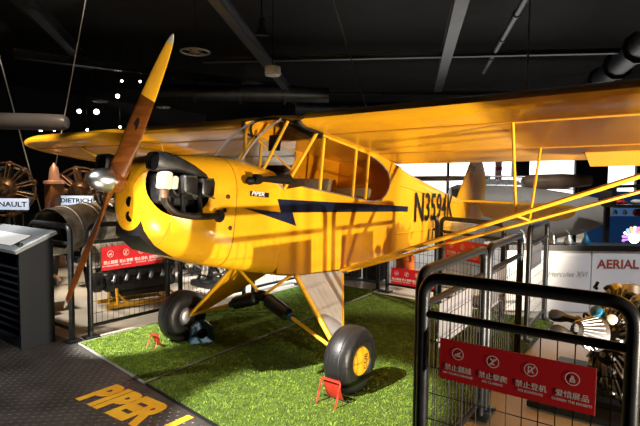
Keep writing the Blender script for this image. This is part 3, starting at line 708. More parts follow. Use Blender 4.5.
barrier((-.66, 1.62), (-.66, 2.35), 'black tubular barrier behind the information kiosk', wires=False)
barrier((-.6, 3.85), (-.1, 4.6), 'black tubular barrier at the left edge of the gallery', wires=False)

# ------------------------------------------------------------------ information kiosk
kx0, kx1, ky0, ky1 = -1.03, -.75, 1.74, 2.75
k = tag(empty('information_kiosk', (kx0, ky0, 0)), 'black information kiosk with a sloping display top, at the left edge', 'kiosk')
sidep = [(kx0, 0), (kx1, 0), (kx1, .94), (kx0, .82)]
for y in (ky0, ky1-.03): MB().prism(sidep, (0, y+.03, 0), (1, 0, 0), (0, 0, 1), .03).build('side_panel', KIOSK, k)
MB().box((kx1-.015, (ky0+ky1)/2, .46), (.03, ky1-ky0-.06, .92)).build('back_panel', KIOSK, k)
MB().box((kx0+.12, (ky0+ky1)/2, .03), (.22, ky1-ky0-.06, .06)).build('plinth', KIOSK, k)
for i in range(9): MB().box((kx0+.05, (ky0+ky1)/2, .14+i*.065), (.06, ky1-ky0-.08, .018), M=rotm('Y', .5)).build('louvre', KIOSK, k)
sl = math.atan2(.12, .28)
tp = MB().prism([(-.03, -.02), (.34, -.02), (.34, 1.06), (-.03, 1.06)], (kx0, ky0, .825), (math.cos(sl), 0, math.sin(sl)), (0, 1, 0), .03).build('display_top', KTOP, k)
MB().prism([(.02, .16), (.20, .16), (.20, .98), (.02, .98)], (kx0-.012, ky0, .859), (math.cos(sl), 0, math.sin(sl)), (0, 1, 0), .004).build('information_sheet', PAPER, tp)
MB().box((kx0+.03, ky0+.06, .885), (.03, .09, .022), M=rotm('Y', -sl), bev=.006).build('handle', BLACKP, tp)

# ------------------------------------------------------------------ museum engines and other exhibits
def fin_cyl(m, o, ax, r, L, nf=8, mi=0, n=14):
    prof = []
    for i in range(nf):
        h = L*i/nf; prof += [(r, h), (r, h+L*.35/nf), (r*.82, h+L*.4/nf), (r*.82, h+L*.95/nf)]
    m.lathe(prof, o, ax, n, mi)
def radial(c, ax, R, n, label, mats, stand=True, pipes=0, group=None, cat='engine', seed=1, ring=True, short=1.):
    c = Vector(c); ax = Vector(ax).normalized(); up = Vector((0, 0, 1)); a = up.cross(ax).normalized(); b = ax.cross(a)
    t = tag(empty('radial_engine', (c.x, c.y, 0)), label, cat, group); rnd = random.Random(seed)
    MB().lathe([(R*.12, -.30*R), (R*.34, -.28*R), (R*.42, -.12*R), (R*.44, .15*R), (R*.36, .32*R), (R*.22, .40*R), (R*.16, .62*R), (R*.07, .64*R), (R*.06, .8*R)], c, ax, 28).build('crankcase', mats[0], t)
    for i in range(n):
        th = 2*math.pi*(i+.5)/n; d = a*math.cos(th)+b*math.sin(th)
        cy = MB(); fin_cyl(cy, c+d*R*.40, d, R*.155, R*.42, 8); cy = cy.build('cylinder', mats[1], t)
        MB().lathe([(R*.13, 0), (R*.15, R*.04), (R*.10, R*.16), (.01, R*.18)], c+d*R*.82, d, 12).build('cylinder_head', mats[2], cy)
        for s_ in (-1, 1):
            e = ax.cross(d)*s_*R*.07
            MB().tube([c+d*R*.38+ax*R*.25+e*.6, c+d*R*.9+ax*R*.14+e], R*.022, 6).build('pushrod', mats[2], cy)
    MB().torus(c-ax*R*.28, ax, R*.78, R*.055, 40, 8).build('exhaust_ring', mats[3], t)
    if ring: MB().torus(c+ax*R*.1, ax, R*.92, R*.045, 40, 8).build('outer_ring', mats[0], t)
    if pipes:
        for i in range(pipes):
            p = []; q = c+ax*rnd.uniform(-.55, .25)*R+(a*rnd.uniform(-.8, .8)+b*rnd.uniform(-.8, .8))*R
            for _ in range(4): p.append(q.copy()); q += Vector((rnd.uniform(-1, 1), rnd.uniform(-1, 1), rnd.uniform(-1, 1)))*R*.32*short
            MB().tube(fillet(p, R*.1, 4), rnd.uniform(.018, .05)*R, 8).build('pipe', rnd.choice(mats), t)
    if stand:
        MB().box((c.x, c.y, .04), (R*.9, R*.9, .08), bev=.01).build('base', BLACKP, t)
        MB().tube([(c.x, c.y, .08), (c.x, c.y, c.z-R*.3)], R*.10, 12).build('pedestal', BLACKP, t)
        for s_ in (-1, 1): MB().tube([Vector((c.x, c.y, .08))+a*s_*R*.4, c-up*R*.35-ax*R*.2], R*.05, 8).build('strut', BLACKP, t)
    return t
def inline_engine(c, yaw, L, label, mats, standmat, n=6, seed=2, z=.42, k=1.):
    c = Vector(c); t = tag(empty('piston_engine', (c.x, c.y, 0)), label, 'engine'); M = rotm('Z', yaw); rnd = random.Random(seed)
    def P(x, y, z_): return M @ Vector((x, y, z_))+Vector((c.x, c.y, 0))
    MB().box(P(0, 0, z), (L, .28, .24), M=M, bev=.04).build('crankcase', mats[0], t)
    MB().box(P(0, 0, z-.17), (L*.8, .18, .12), M=M, bev=.03).build('sump', mats[0], t)
    for s_ in (-1, 1):
        hd = MB().box(P(0, s_*.17, z+.22), (L*.95, .14, .16), M=M @ rotm('X', -s_*.55), bev=.03).build('cylinder_bank', mats[0], t)
        MB().box(P(0, s_*.235, z+.31), (L*.9, .10, .05), M=M @ rotm('X', -s_*.55), bev=.018).build('rocker_cover', mats[1], hd)
        for i in range(n):
            x = L*(-.42+.84*i/(n-1))
            MB().tube(fillet([P(x, s_*.24, z+.18), P(x, s_*.33, z+.17), P(x-.05, s_*.38, z+.10)], .03), .026, 8).build('exhaust_stub', mats[2], hd)
            MB().lathe([(.016, 0), (.02, .02), (.008, .06)], P(x, s_*.2, z+.30), M @ Vector((0, s_*.4, 1)), 8).build('spark_plug', mats[3], hd)
    for i in range(14):
        x = L*rnd.uniform(-.5, .5); y = rnd.uniform(-.2, .2)
        MB().tube(fillet([P(x, y, z+.12), P(x+rnd.uniform(-.2, .2), y*1.3, z+.36), P(x+rnd.uniform(-.3, .3), -y, z+.30)], .08), rnd.uniform(.008, .022), 6).build('pipe', rnd.choice(mats), t)
    MB().lathe([(.16, 0), (.17, .08), (.10, .16), (.06, .18), (.05, .32)], P(L*.5, 0, z+.04), M @ Vector((1, 0, 0)), 20).build('gear_case', mats[3], t)
    MB().lathe([(.13, 0), (.16, .05), (.16, .14), (.08, .2)], P(-L*.5, 0, z+.04), M @ Vector((-1, 0, 0)), 20).build('supercharger', mats[1], t)
    # stand
    sd = MB()
    for s_ in (-1, 1):
        sd.box(P(0, s_*.22, .05), (L*1.05, .05, .06), M=M)
        for x in (-.36, .36): sd.tube([P(x*L, s_*.22, .06), P(x*L, s_*.16, z-.06)], .025, 8); sd.tube([P((x+.14)*L, s_*.22, .06), P(x*L, s_*.18, z-.14)], .018, 8)
    for x in (-.36, .36): sd.box(P(x*L, 0, .05), (.06, .5, .05), M=M)
    sd.build('stand', standmat, t, label='painted steel engine stand')
    t.scale = (k, k, k)
    return t
EM = [ENGBLK, ALU, STEEL, IVORY]
inline_engine((.55, 2.42, 0), -.25, 1.15, 'black twin bank engine on a yellow stand, behind the barrier below the cowling', [ENGBLK, ENGBLK, STEEL, ALU], YSTAND, z=.38, k=.70)
radial((1.75, 2.55, .52), (-.75, -.65, 0), .42, 9, 'dark engine with pale finned cylinders, behind the starboard wheel', [ENGBLK, ALU, IVORY, STEEL], pipes=14, seed=4)
inline_engine((2.5, 3.38, 0), -.3, 1.0, 'silver engine on a dark stand, behind the fence under the fuselage', [ALU, STEEL, IVORY, STEEL], BLACKP, seed=9)
inline_engine((-.42, 3.05, 0), 1.4, .55, 'small dark engine on a yellow frame, right behind the kiosk', [ENGBLK, ENGBLK, RUST, TUBELT], YSTAND, n=4, seed=12, z=.33, k=.75)
# engine on the right behind the barrier
re_ = radial((.90, -2.42, .40), (-.55, .80, .1), .40, 14, 'large dark radial engine with pipes, behind the nearest barrier on the right', [ENGBLK, ENGBLK, ALU, ENGBLK, TUBELT], pipes=170, seed=21, ring=False, short=.36)
DULL = pbr('dull_casting', (.12, .12, .125), .5, .5); CAN = pbr('grey_can', (.06, .06, .064), .4, .6)
AXC = Vector((.75, -.64, -.25)).normalized(); OC = Vector((.44, -2.20, .56)); e1 = Vector((0, 0, 1)).cross(AXC).normalized(); e2 = AXC.cross(e1)
MB().lathe([(.035, 0), (.05, .02), (.075, .07), (.10, .13), (.108, .16)], OC, AXC, 28, caps=False).build('finned_cone', DULL, re_)
for i in range(22):
    a_ = 2*math.pi*i/22; d_ = e1*math.cos(a_)+e2*math.sin(a_)
    MB().tube([OC+AXC*.02+d_*.053, OC+AXC*.13+d_*.103], .004, 5).build('cone_fin', ALU, re_)
for p_, q_ in (((.50, -2.04, .615), (.55, -2.22, .585)), ((.40, -2.07, .545), (.46, -2.24, .515))):
    p_, q_ = Vector(p_), Vector(q_); MB().lathe([(.012, 0), (.032, .010), (.040, .04), (.034, .075), (.022, .11), (.022, (q_-p_).length+.02)], p_, q_-p_, 18).build('exhaust_can', CAN, re_)
MB().lathe([(.035, 0), (.04, .025), (.035, .06), (.015, .075)], (.69, -2.30, .61), (-.6, .2, .5), 18).build('magneto', BLUEENG, re_)
MB().lathe([(.028, 0), (.032, .012), (.028, .035), (.01, .04)], (.66, -2.37, .60), (-.8, -.2, .3), 18).build('cap', IVORY, re_)
rnd = random.Random(77)
for i in range(90):
    a_ = rnd.uniform(0, 6.283); rr_ = rnd.uniform(.05, .33); e_ = Vector((0, 0, 1)).cross(Vector((-.55, .8, .1))).normalized()
    p_ = Vector((.90, -2.42, .40))+Vector((-.55, .80, .1))*rnd.uniform(.0, .20)+e_*math.cos(a_)*rr_+Vector((0, 0, math.sin(a_)*rr_))
    if p_.z < .06: continue
    d_ = Vector((rnd.uniform(-1, 1), rnd.uniform(-1, 1), rnd.uniform(-1, 1))).normalized(); r_ = rnd.uniform(.007, .022)
    MB().lathe([(r_*.5, 0), (r_, r_*.3), (r_, r_*1.2), (r_*.6, r_*1.3), (r_*.6, r_*2.2)], p_, d_, 8).build('fitting', rnd.choice([ALU, IVORY, ENGBLK, ENGBLK, STEEL, TUBELT]), re_)
MB().box((.98, -2.46, .02), (1.05, 1.05, .04), bev=.008).build('plinth', BLACKP, re_)
# tubes and gallery on the left
def big_tube(p0, p1, r, label, mats, bands=4):
    p0, p1 = Vector(p0), Vector(p1); ax = (p1-p0); L = ax.length; t = tag(empty('jet_pipe', (p0.x, p0.y, 0)), label, 'engine')
    MB().lathe([(r*.92, .02), (r*.97, 0), (r, .03), (r, L*.45), (r*.9, L*.45), (r*.9, .02)], p0, ax, 40, caps=False).build('shell', mats[0], t)
    MB().lathe([(r*.88, L*.44), (r*.97, L*.455), (r*.97, L), (r*.6, L), (.01, L)], p0, ax, 40, caps=False).build('rear_shell', mats[1], t)
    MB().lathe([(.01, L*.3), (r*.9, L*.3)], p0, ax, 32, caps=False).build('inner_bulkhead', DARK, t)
    for i in range(bands): MB().torus(p0+ax*((i+.6)/bands*.98), ax, r*1.0, .012, 40, 6).build('band', mats[1 if i > 1 else 0], t)
    n_ = ax.normalized()
    for f in (.22, .78):
        c_ = p0+ax*f
        for s_ in (-1, 1):
            e = Vector((0, 0, 1)).cross(n_).normalized()
            MB().tube([(c_-e*s_*r*.6)-Vector((0, 0, r*.75)), Vector((c_.x, c_.y, 0))-e*s_*r*.9], .03, 8).build('leg', BLACKP, t)
        MB().box((c_.x, c_.y, c_.z-r-.02), (.1, .5, .06), M=rotm('Z', math.atan2(n_.y, n_.x))).build('cradle', BLACKP, t)
    return t
big_tube((.20, 3.78, .76), (1.60, 4.30, .86), .31, 'large dark cylindrical jet pipe with an open end, behind the kiosk', [TUBEDK, TUBELT])
big_tube((.42, 3.24, .48), (1.45, 3.50, .50), .16, 'small rusty tan cylinder with an open end, under the large jet pipe', [TUBELT, TUBELT], 3)
def lightbox(txt, c, u, wd, h, label):
    c, u = Vector(c), Vector((*u, 0)).normalized(); n_ = u.cross(Vector((0, 0, 1)))
    t = tag(empty('lightbox_sign', (c.x, c.y, 0)), label, 'sign')
    MB().box(c, (wd, .05, h), M=rotm('Z', math.atan2(u.y, u.x)), bev=.006).build('box', SIGNBL, t)
    for s_ in (-1, 1): MB().tube([Vector((c.x, c.y, 0))+u*s_*wd*.35, c+u*s_*wd*.35-Vector((0, 0, h/2))], .015, 8).build('post', BLACKP, t)
    text_mb(txt, h*.62, c+n_*.027-Vector((0, 0, h*.21)), u, (0, 0, 1), .0, .003, 1.25, 'CENTER').build('lettering', BLACKP, t)
U = (.59, -.81)
lightbox('DIETRICH', (1.27, 5.13, 1.10), U, .50, .15, 'pale blue lit sign reading DIETRICH above the jet pipe')
lightbox('RENAULT', (.63, 6.03, 1.03), U, .62, .18, 'pale blue lit sign ending in NAULT at the left edge')
radial((1.75, 5.9, 1.22), (-.62, -.78, 0), .46, 9, 'bronze radial engine behind the DIETRICH sign', [BRONZE, RUST, BRONZE, BRONZE], seed=5)
radial((.95, 6.9, 1.25), (-.6, -.8, 0), .50, 11, 'dark bronze radial engine behind the NAULT sign', [BRONZE, ENGBLK, BRONZE, STEEL], seed=6)
radial((2.6, 6.6, 1.25), (-.6, -.8, 0), .45, 9, 'bronze radial engine behind the propeller hub', [BRONZE, BRONZE, STEEL, BRONZE], seed=8)
bl = tag(empty('copper_bell', (1.12, 5.55, 0)), 'copper bell shaped finial on a wooden column, left of the DIETRICH sign', 'bell')
MB().lathe([(.16, 1.36), (.16, 1.40), (.085, 1.42), (.075, 1.52), (.06, 1.62), (.03, 1.66), (.012, 1.70)], (1.12, 5.55, 0), (0, 0, 1), 24).build('bell', COPPER, bl)
MB().box((1.12, 5.55, .68), (.22, .22, 1.36), bev=.01).build('column', wood('column_wood', (.16, .06, .02), (.28, .12, .05)), bl)
# boat-like pods hanging at the far left
pod = MB().lathe([(.001, 0), (.10, .02), (.14, .10), (.15, .4), (.15, 2.0), (.10, 2.2)], (1.75, 6.3, 2.45), (-.55, .83, .02), 24).build('hanging_pod', pbr('pod_grey', (.10, .10, .11), .4)); tag(pod, 'grey cylindrical pod hanging near the ceiling, above the starboard wing tip', 'pod')

# ------------------------------------------------------------------ right background
wl = tag(empty('display_wall', (3.10, -1.464, 0)), 'low white display wall with red AERIAL lettering and a black ledge', 'display wall')
Uw = Vector((.59, -.807, 0)); Ow = Vector((3.10, -1.464, 0)); Nw = Vector((-.807, -.59, 0))
def wallpanel(a, b, name, mat, z0=.0, z1=.69):
    MB().prism([(a, z0), (b, z0), (b, z1), (a, z1)], Ow, Uw, (0, 0, 1), -.05).build(name, mat, wl)
for a, b in ((-.42, -.005), (.005, .52), (.535, 1.18), (1.19, 1.9)): wallpanel(a, b, 'panel', PANELW)
MB().prism([(-.44, .695), (1.92, .695), (1.92, .755), (-.44, .755)], Ow+Nw*.02, Uw, (0, 0, 1), -.3).build('ledge', BLACKP, wl)
text_mb('AERIAL', .14, Ow+Uw*.59+Vector((0, 0, .50))-Nw*-.004, Uw, (0, 0, 1), .0, .004, 1.05).build('lettering', LETR, wl, label='red brown wall lettering')
text_mb('Hercules XVI', .085, Ow+Uw*.04+Vector((0, 0, .40))-Nw*-.004, Uw, (0, 0, 1), .0, .0, .95, shear=.25).build('lettering', LETG, wl, label='thin grey wall lettering')
# small exhibits on the ledge
for i, (a, r_) in enumerate(((.14, .04), (.32, .05), (.52, .045), (-.2, .04))):
    p = Ow+Uw*a-Nw*.12
    m = MB().lathe([(r_, 0), (r_*1.1, .02), (r_*.9, .05), (r_*.5, .08), (r_*.3, .10)], (p.x, p.y, .755), (0, 0, 1), 16)
    m.tube(fillet([(p.x+r_, p.y, .785), (p.x+r_*1.6, p.y, .86), (p.x+r_*1.2, p.y+.05, .91)], .03), .006, 6)
    tag(m.build('small_instrument', [STEEL, ALU, BLUEENG, ALU][i]), ['first small metal instrument on the ledge above the Hercules lettering', 'second silver instrument on the ledge, by the panel joint', 'blue instrument on the ledge above AERIAL', 'small silver instrument on the ledge behind the barrier posts'][i], 'instrument')
# big grey hull
hl = tag(empty('grey_aircraft_hull', (6.5, .6, 0)), 'large smooth grey aircraft fuselage behind the yellow tail', 'aircraft')
rg = []
ud = Vector((.59, -.807, 0)); nd = Vector((.807, .59, 0)); c0 = Vector((6.66, .33, 0))
for s_, zt_, zb_, wd in ((-.62, 1.36, .45, .2), (-.5, 1.41, .33, .45), (.4, 1.40, .34, .5), (1.0, 1.33, .40, .45), (1.5, 1.24, .48, .36), (1.85, 1.17, .60, .25), (2.02, 1.10, .72, .12)):
    r_ = []
    for j in range(20):
        t = 2*math.pi*j/20; cx_, sx_ = math.cos(t), math.sin(t)
        zt_, zb_ = zt_*1.0, zb_
        r_.append(c0+ud*(1.14*s_+(.06*sx_ if s_ > 1 else 0))+nd*(wd*math.copysign(abs(cx_)**.7, cx_))+Vector((0, 0, (zt_+zb_)/2+(zt_-zb_)/2*math.copysign(abs(sx_)**.7, sx_))))
    rg.append(r_)
MB().loft(rg).build('fuselage', HULL, hl)
for s_ in (-.2, 1.2):
    p = c0+ud*s_
    for w2 in (-.25, .25): MB().tube([p+nd*w2+Vector((0, 0, .45)), p+nd*w2*1.4], .03, 8).build('stand_leg', BLACKP, hl)
MB().prism([(0, 0), (1.1, 0), (.9, .10), (.1, .12)], c0+ud*-.4+Vector((0, 0, 1.41)), ud, (0, 0, 1), .05).build('canopy_rail', ALU, hl)
# white access ladder lying above the hull
ld = tag(empty('white_railing', (7.75, .95, 0)), 'white railing with slanting bars in front of the bright wall', 'railing')
r0 = Vector((7.75, .95, 0)); ur = Vector((.59, -.807, 0))
for z in (1.38, 1.60): MB().tube([r0+Vector((0, 0, z)), r0+ur*2.2+Vector((0, 0, z-.05))], .018, 6).build('rail', WHITE, ld)
for i in range(10): MB().tube([r0+ur*(.22*i)+Vector((0, 0, 1.36)), r0+ur*(.22*i+.07)+Vector((0, 0, 1.56))], .012, 6).build('bar', WHITE, ld)
for i in (0, 2.2): MB().tube([r0+ur*i, r0+ur*i+Vector((0, 0, 1.36))], .02, 6).build('post', WHITE, ld)
# brown aircraft wing / fuselage
def brown(p0, p1, r, label):
    p0, p1 = Vector(p0), Vector(p1); L = (p1-p0).length
    t = tag(empty('brown_aircraft_body', (p0.x, p0.y, 0)), label, 'aircraft')
    b = MB().lathe([(.001, 0), (r*.7, .04), (r, .18), (r, L*.6), (r*.7, L)], p0, p1-p0, 20).build('body', BROWNW, t)
    for f in (.2, .8):
        q_ = p0.lerp(p1, f); MB().tube([q_-Vector((0, 0, r*.9)), (q_.x, q_.y, 0)], .04, 8).build('support', BLACKP, t)
brown((8.1, .10, 1.46), (8.95, -1.08, 1.52), .16, 'brown rounded aircraft body beyond the jury struts')
brown((7.5, 2.9, 1.52), (8.75, .95, 1.56), .06, 'thin brown aircraft spar beside the tail fin')
# bright wall behind the tail
bw = tag(MB().box((10.9, 1.3, 1.25), (.1, 9.5, 1.9), M=rotm('Z', .631)).build('backlit_wall', LITWALL), 'overexposed white backlit wall panel behind the tail', 'light wall')
for j, (s_, wd, z0, z1) in enumerate(((.02, .42, 1.62, 2.2), (1.75, .8, .8, 2.2), (-1.75, .06, .3, 2.2), (2.9, .12, .8, 2.2))):
    p = Vector((9.9, .6, 0))+Vector((.59, -.807, 0))*s_
    tag(MB().box((p.x, p.y, (z0+z1)/2), (wd, .12, z1-z0), M=rotm('Z', -.94), bev=.02).build('display_column', BLACKP), ['dark banner panel to the right of the tail fin, against the bright wall', 'wide dark column against the bright wall under the aileron', 'thin dark post against the bright wall, left of the fin', 'thin dark post near the right end of the bright wall'][j], 'column')
p = Vector((9.7, 1.05, 0))
fl = tag(MB().box((p.x, p.y, 1.85), (.16, .03, .7), M=rotm('Z', -.94)).build('striped_banner', [PANELW]), 'narrow red and white striped banner beside the tail fin', 'banner')
for z in (1.6, 1.8, 2.0):
    MB().box((p.x-.02, p.y-.015, z), (.162, .03, .09), M=rotm('Z', -.94)).build('stripe', RED, fl)
# blue booth with LED burst
Ub = Vector((.59, -.807, 0)); Nb = Vector((-.807, -.59, 0)); Ob = Vector((9.10, -1.30, 0))
bo = tag(empty('blue_booth', Ob), 'dark blue booth wall with a glowing screen strip, at the right edge', 'booth')
MB().prism([(-.3, 0), (2.6, 0), (2.6, 1.30), (-.3, 1.30)], Ob, Ub, (0, 0, 1), -.1).build('panel', BLUEW, bo)
MB().prism([(.10, .78), (1.6, .78), (1.6, .98), (.10, .98)], Ob+Nb*.012, Ub, (0, 0, 1), .01).build('screen_strip', pbr('screen_strip', (.05, .1, .2), .3, emit=(.06, .14, .3), estr=.6), bo)
MB().lathe([(.001, 0), (.07, .04), (.085, .16), (.06, .34), (.001, .38)], Ob+Ub*.62+Nb*.04+Vector((0, 0, .86)), Ub, 14).build('red_model', RED, bo)
for a_ in (.25, .45): MB().lathe([(.001, 0), (.03, .01), (.05, .05), (.03, .10), (.001, .12)], Ob+Ub*a_+Nb*.05+Vector((0, 0, .80)), (0, 0, 1), 12).build('white_model', PANELW, bo)
# showcase with model aircraft in front of the booth
Oc = Vector((6.55, -1.82, 0)); sc_ = tag(empty('model_showcase', Oc), 'black showcase with small red and white models, at the right edge under the strut', 'showcase')
MB().prism([(-.02, 1.06), (1.6, 1.06), (1.6, 1.11), (-.02, 1.11)], Oc, Ub, (0, 0, 1), -.4).build('shelf', BLACKP, sc_)
MB().prism([(-.10, 1.14), (-.02, 1.06), (-.02, 1.38), (-.10, 1.34)], Oc, Ub, (0, 0, 1), -.4).build('end_panel', BLACKP, sc_)
MB().prism([(-.05, 1.38), (1.6, 1.44), (1.6, 1.50), (-.05, 1.42)], Oc, Ub, (0, 0, 1), -.4).build('top', BLACKP, sc_)
MB().prism([(-.02, 0), (.06, 0), (.06, 1.06), (-.02, 1.06)], Oc-Nb*.3, Ub, (0, 0, 1), -.06).build('leg', BLACKP, sc_)
MB().prism([(1.5, 0), (1.58, 0), (1.58, 1.06), (1.5, 1.06)], Oc-Nb*.3, Ub, (0, 0, 1), -.06).build('leg', BLACKP, sc_)
for k_, (a_, z_, m_, L_) in enumerate(((.03, 1.15, RED, .22), (.30, 1.16, PANELW, .5), (.12, 1.25, PANELW, .16), (.55, 1.27, ALU, .35))):
    p_ = Oc+Ub*a_-Nb*.15+Vector((0, 0, z_))
    md = MB().lathe([(.004, 0), (.03, .03), (.04, .08), (.03, L_*.6), (.006, L_)], p_, Ub, 12).build('model', m_, sc_)
    MB().box(p_+Ub*L_*.4, (L_*.18, L_*.9, .008), M=rotm('Z', -.94)).build('model_wing', m_, md)
    MB().tube([p_+Ub*L_*.4, (p_+Ub*L_*.4).xy.to_3d()+Vector((0, 0, 1.11))], .006, 6).build('model_stand', STEEL, md)
bu = tag(empty('led_burst', (6.05, -2.08, 0)), 'glowing multicoloured LED burst emblem at the right edge, above the AERIAL wall', 'light sign')
cb = Vector((6.06, -2.10, .62))
MB().lathe([(.001, 0), (.075, .0), (.075, .02), (.001, .02)], cb, Nb, 16).build('core', pbr('led_core', (1, 1, 1), .4, emit=(1, .97, 1), estr=9), bu)
for i in range(11):
    a_ = math.pi*(-.05+1.1*i/10); d_ = Ub*math.cos(a_)+Vector((0, 0, 1))*math.sin(a_); cl = LED[['purple', 'pink', 'white', 'orange', 'pink', 'white', 'orange', 'blue', 'white', 'pink', 'purple'][i]]
    ry = MB().tube([cb+d_*.07, cb+d_*.15], [.010, .018], 6).build('ray', cl, bu)
    MB().lathe([(.001, 0), (.022, .008), (.024, .02), (.001, .03)], cb+d_*.17, Nb, 10).build('tip_bulb', cl, ry)
MB().tube([cb-Vector((0, 0, .02)), Vector((cb.x, cb.y, 0))], .012, 6).build('stem', BLACKP, bu)

# items behind the landing gear at the back
ob_ = tag(MB().box((3.15, .28, .30), (.16, .2, .34), bev=.01).build('orange_box', ORANGEBOX), 'orange box standing behind the back barrier', 'box')
for j, (x, y, wd, h, m_) in enumerate(((3.5, .95, .25, 1.0, KIOSK), (3.6, .55, .20, 1.1, PANELW), (3.9, -.2, .5, .9, ALU), (3.4, 1.35, .3, .8, BLACKP))):
    t = tag(empty('display_cabinet', (x, y, 0)), ['black display cabinet behind the back barrier', 'narrow white display cabinet behind the back barrier', 'grey metal display cabinet behind the low red sign', 'low black display cabinet behind the barrier, left of the others'][j], 'cabinet')
    MB().box((x, y, h/2), (wd, wd, h), bev=.008).build('body', m_, t); MB().box((x-wd/2-.004, y, h*.55), (.008, wd*.8, h*.7), bev=.002).build('door', m_, t)
    MB().box((x-wd/2-.015, y+wd*.3, h*.55), (.014, .014, .10)).build('handle', STEEL, t)
for j, (x, y, wd, h) in enumerate(((2.2, 4.35, .75, .95), (3.15, 2.6, .8, 1.0))):
    t = tag(empty('white_info_board', (x, y, 0)), ['white information board behind the engines, below the cowling', 'white information board behind the engines, near the landing gear legs'][j], 'board')
    MB().box((x, y, h/2+.12), (wd, .03, h), M=rotm('Z', -.94), bev=.004).build('board', PANELW, t)
    for s_ in (-1, 1): MB().box((x+s_*wd*.4*.59, y-s_*wd*.4*.807, .07), (.04, .25, .14), M=rotm('Z', -.94)).build('foot', BLACKP, t)

# ------------------------------------------------------------------ ceiling steelwork and lamps
def beam(p0, p1, wd, h, label, mat=BEAM):
    p0, p1 = Vector(p0), Vector(p1); t = (p1-p0).normalized(); s_ = t.cross(Vector((0, 0, 1))).normalized(); up = s_.cross(t)
    m = MB()
    for (a, b, ww, hh) in ((0, h/2, wd, .02), (0, -h/2, wd, .02), (0, 0, .02, h)):
        rr = [[p+up*b+s_*(sx*ww/2)+up*(sz*hh/2) for sx, sz in ((-1, -1), (1, -1), (1, 1), (-1, 1))] for p in (p0, p1)]; m.loft(rr)
    return tag(m.build('ceiling_beam', mat), label, 'beam', 'ceiling steelwork')
beam((1.6, 2.3, 3.85), (9.6, 7.3, 3.9), .16, .16, 'black ceiling beam running diagonally away above the windscreen', PIPE)
beam((4.4, 5.75, 4.0), (8.6, -1.95, 4.0), .12, .08, 'nearer long ceiling beam crossing above the port wing', PIPE)
beam((8.25, 6.7, 4.0), (14.2, -1.6, 4.0), .12, .10, 'farther long ceiling beam crossing above the port wing', PIPE)
beam((3.6, -.3, 4.15), (9.5, 2.6, 3.9), .2, .2, 'slanting ceiling beam above the jury struts')
beam((1.0, 6.0, 4.3), (6.0, 12.0, 4.3), .2, .2, 'ceiling beam over the gallery on the left')
beam((2.0, 9.0, 4.1), (9.0, 6.4, 4.1), .2, .16, 'cross beam over the left gallery')
def pipe_obj(p0, p1, r, label, mat=PIPE):
    m = MB().tube([p0, p1], r, 10)
    v = Vector(p1)-Vector(p0)
    for f in (.25, .5, .75): m.lathe([(r*1.35, -.03), (r*1.35, .03)], Vector(p0)+v*f, v, 10)
    return tag(m.build('ceiling_pipe', mat), label, 'pipe')
pipe_obj((3.0, 3.6, 4.2), (8.6, 7.0, 4.2), .05, 'grey ceiling pipe beside the diagonal beam')
pipe_obj((4.2, -1.0, 4.1), (8.8, 1.2, 4.0), .05, 'grey ceiling pipe above the right part of the port wing')
pipe_obj((6.5, -2.4, 3.9), (12, -.5, 3.9), .22, 'wide dark air duct at the upper right', BEAM)
pipe_obj((8.5, 6.5, 3.55), (12.5, 0.0, 3.55), .18, 'dark round air duct behind the port wing', BEAM)
pipe_obj((5.0, 8.5, 3.7), (8.0, 5.0, 3.7), .2, 'dark round air duct above the windscreen', BEAM)
RODM = pbr('pale_rod', (.6, .6, .6), .5)
def rod(p0, p1, label, r=.006):
    p0, p1 = Vector(p0), Vector(p1); m = MB().tube([p0, p1], r, 8); m.lathe([(.014, 0), (.014, .06)], p0, p1-p0, 8); m.lathe([(.02, -.05), (.02, 0)], p1, p1-p0, 8)
    return tag(m.build('suspension_rod', RODM), label, 'rod', 'suspension rods')
wt = A2W((.45, -.62, .755)); rod(wt, (2.95, 1.78, 5.1), 'steel rod from the port wing root up towards the ceiling', .007)
wt = A2W((.75, -1.75, .76)); rod(wt, (2.75, -1.3, 5.1), 'steel rod above the port wing, over the jury struts', .007)
rod((2.6, 8.9, .0), (.6, 7.05, 5.1), 'dark rod left of the starboard wing tip', .012)
rod((1.85, 7.7, 0), (2.2, 6.3, 5.1), 'dark rod rising behind the starboard wing tip', .010)
# round drum fixture hung below the diagonal beam
dr_ = tag(empty('drum_fixture', (4.6, 3.95, 3.6)), 'white drum shaped fixture hanging below the diagonal ceiling beam', 'fixture')
MB().lathe([(.001, -.06), (.14, -.06), (.155, -.04), (.155, .10), (.145, .115), (.001, .115)], (4.55, 3.9, 3.55), (0, 0, 1), 24).build('drum', pbr('drum_grey', (.55, .55, .56), .5), dr_)
MB().tube([(4.55, 3.9, 3.66), (4.55, 3.9, 5.11)], .01, 8).build('stem', BLACKP, dr_)
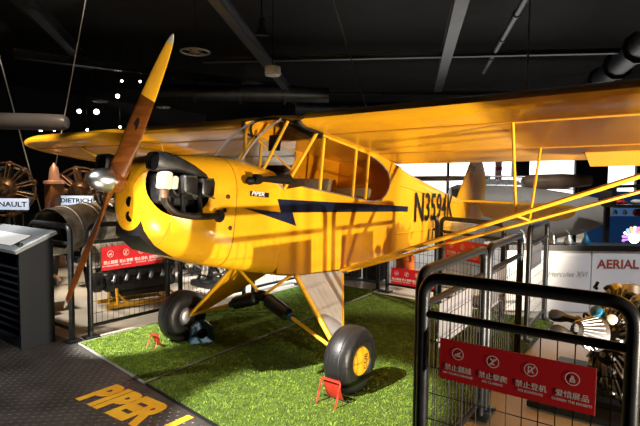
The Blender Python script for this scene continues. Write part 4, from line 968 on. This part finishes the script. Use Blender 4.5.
# ring lamps
for j, (c_, R_) in enumerate((((3.1, 4.45, 3.72), .25), ((4.3, 9.6, 3.45), .17), ((5.2, 8.2, 3.3), .16))):
    t = tag(empty('ring_fixture', c_), ['grey ring shaped ceiling fixture right of the propeller tip', 'small grey ring fixture far left near the ceiling', 'small grey ring fixture far behind the propeller'][j], 'fixture')
    MB().torus(c_, (0, 0, 1), R_, .018, 32, 8).build('ring', LAMPRING, t)
    for a_ in range(4): MB().tube([c_, (c_[0]+R_*math.cos(a_*1.571), c_[1]+R_*math.sin(a_*1.571), c_[2])], .010, 6).build('spoke', LAMPRING, t)
    MB().lathe([(.05, -.02), (.06, .03), (.02, .06)], c_, (0, 0, 1), 12).build('hub', LAMPRING, t); MB().tube([c_, (c_[0], c_[1], 5.1)], .008, 6).build('stem', BLACKP, t)
# distant spot lamps
def far_lamp(p, r, label):
    p = Vector(p); t = tag(empty('spot_lamp', p), label, 'lamp', 'spot lamps')
    d_ = (Vector((-2.0, -1.0, 1.2))-p).normalized()
    MB().lathe([(r*1.25, -.16), (r*1.25, 0), (r*1.05, 0)], p, d_, 16).build('housing', BLACKP, t)
    MB().lathe([(.001, .004), (r, .004), (r, -.02)], p, d_, 16).build('lens', LAMPE, t)
    MB().tube([p-d_*.1, (p.x, p.y, 5.1)], .008, 6).build('stem', BLACKP, t)
LP = [(4.0, 10.1, 3.2, .05, 'left of the close pair of lamps'), (4.3, 9.8, 3.2, .065, 'right of the close pair of lamps'), (4.6, 9.3, 3.6, .05, 'brightest lamp above the starboard wing'), (3.4, 10.9, 2.7, .035, 'low lamp at the far left above the wing tip'), (3.6, 10.6, 2.7, .025, 'second low lamp from the left above the wing tip'), (4.1, 9.9, 2.72, .03, 'low lamp above the middle of the starboard wing'), (4.6, 9.2, 2.8, .03, 'low lamp left of the propeller blade'), (4.7, 9.25, 4.0, .028, 'upper lamp left of the propeller tip'), (5.0, 8.9, 4.0, .028, 'upper lamp beside the propeller blade')]
for x, y, z, r_, lb in LP: far_lamp((x, y, z), r_, 'small bright ceiling lamp, '+lb)
# track spot above the windscreen
sp_ = tag(empty('track_lamp', (3.2, 2.9, 3.6)), 'unlit conical track lamp at the top of the picture', 'lamp')
MB().lathe([(.12, 0), (.115, .02), (.05, .12), (.05, .26), (.001, .28)], (3.1, 2.85, 3.75), (-.1, -.1, 1), 20).build('shade', BEAM, sp_)
MB().tube([(3.08, 2.83, 4.0), (3.08, 2.83, 5.1)], .012, 8).build('stem', BEAM, sp_)
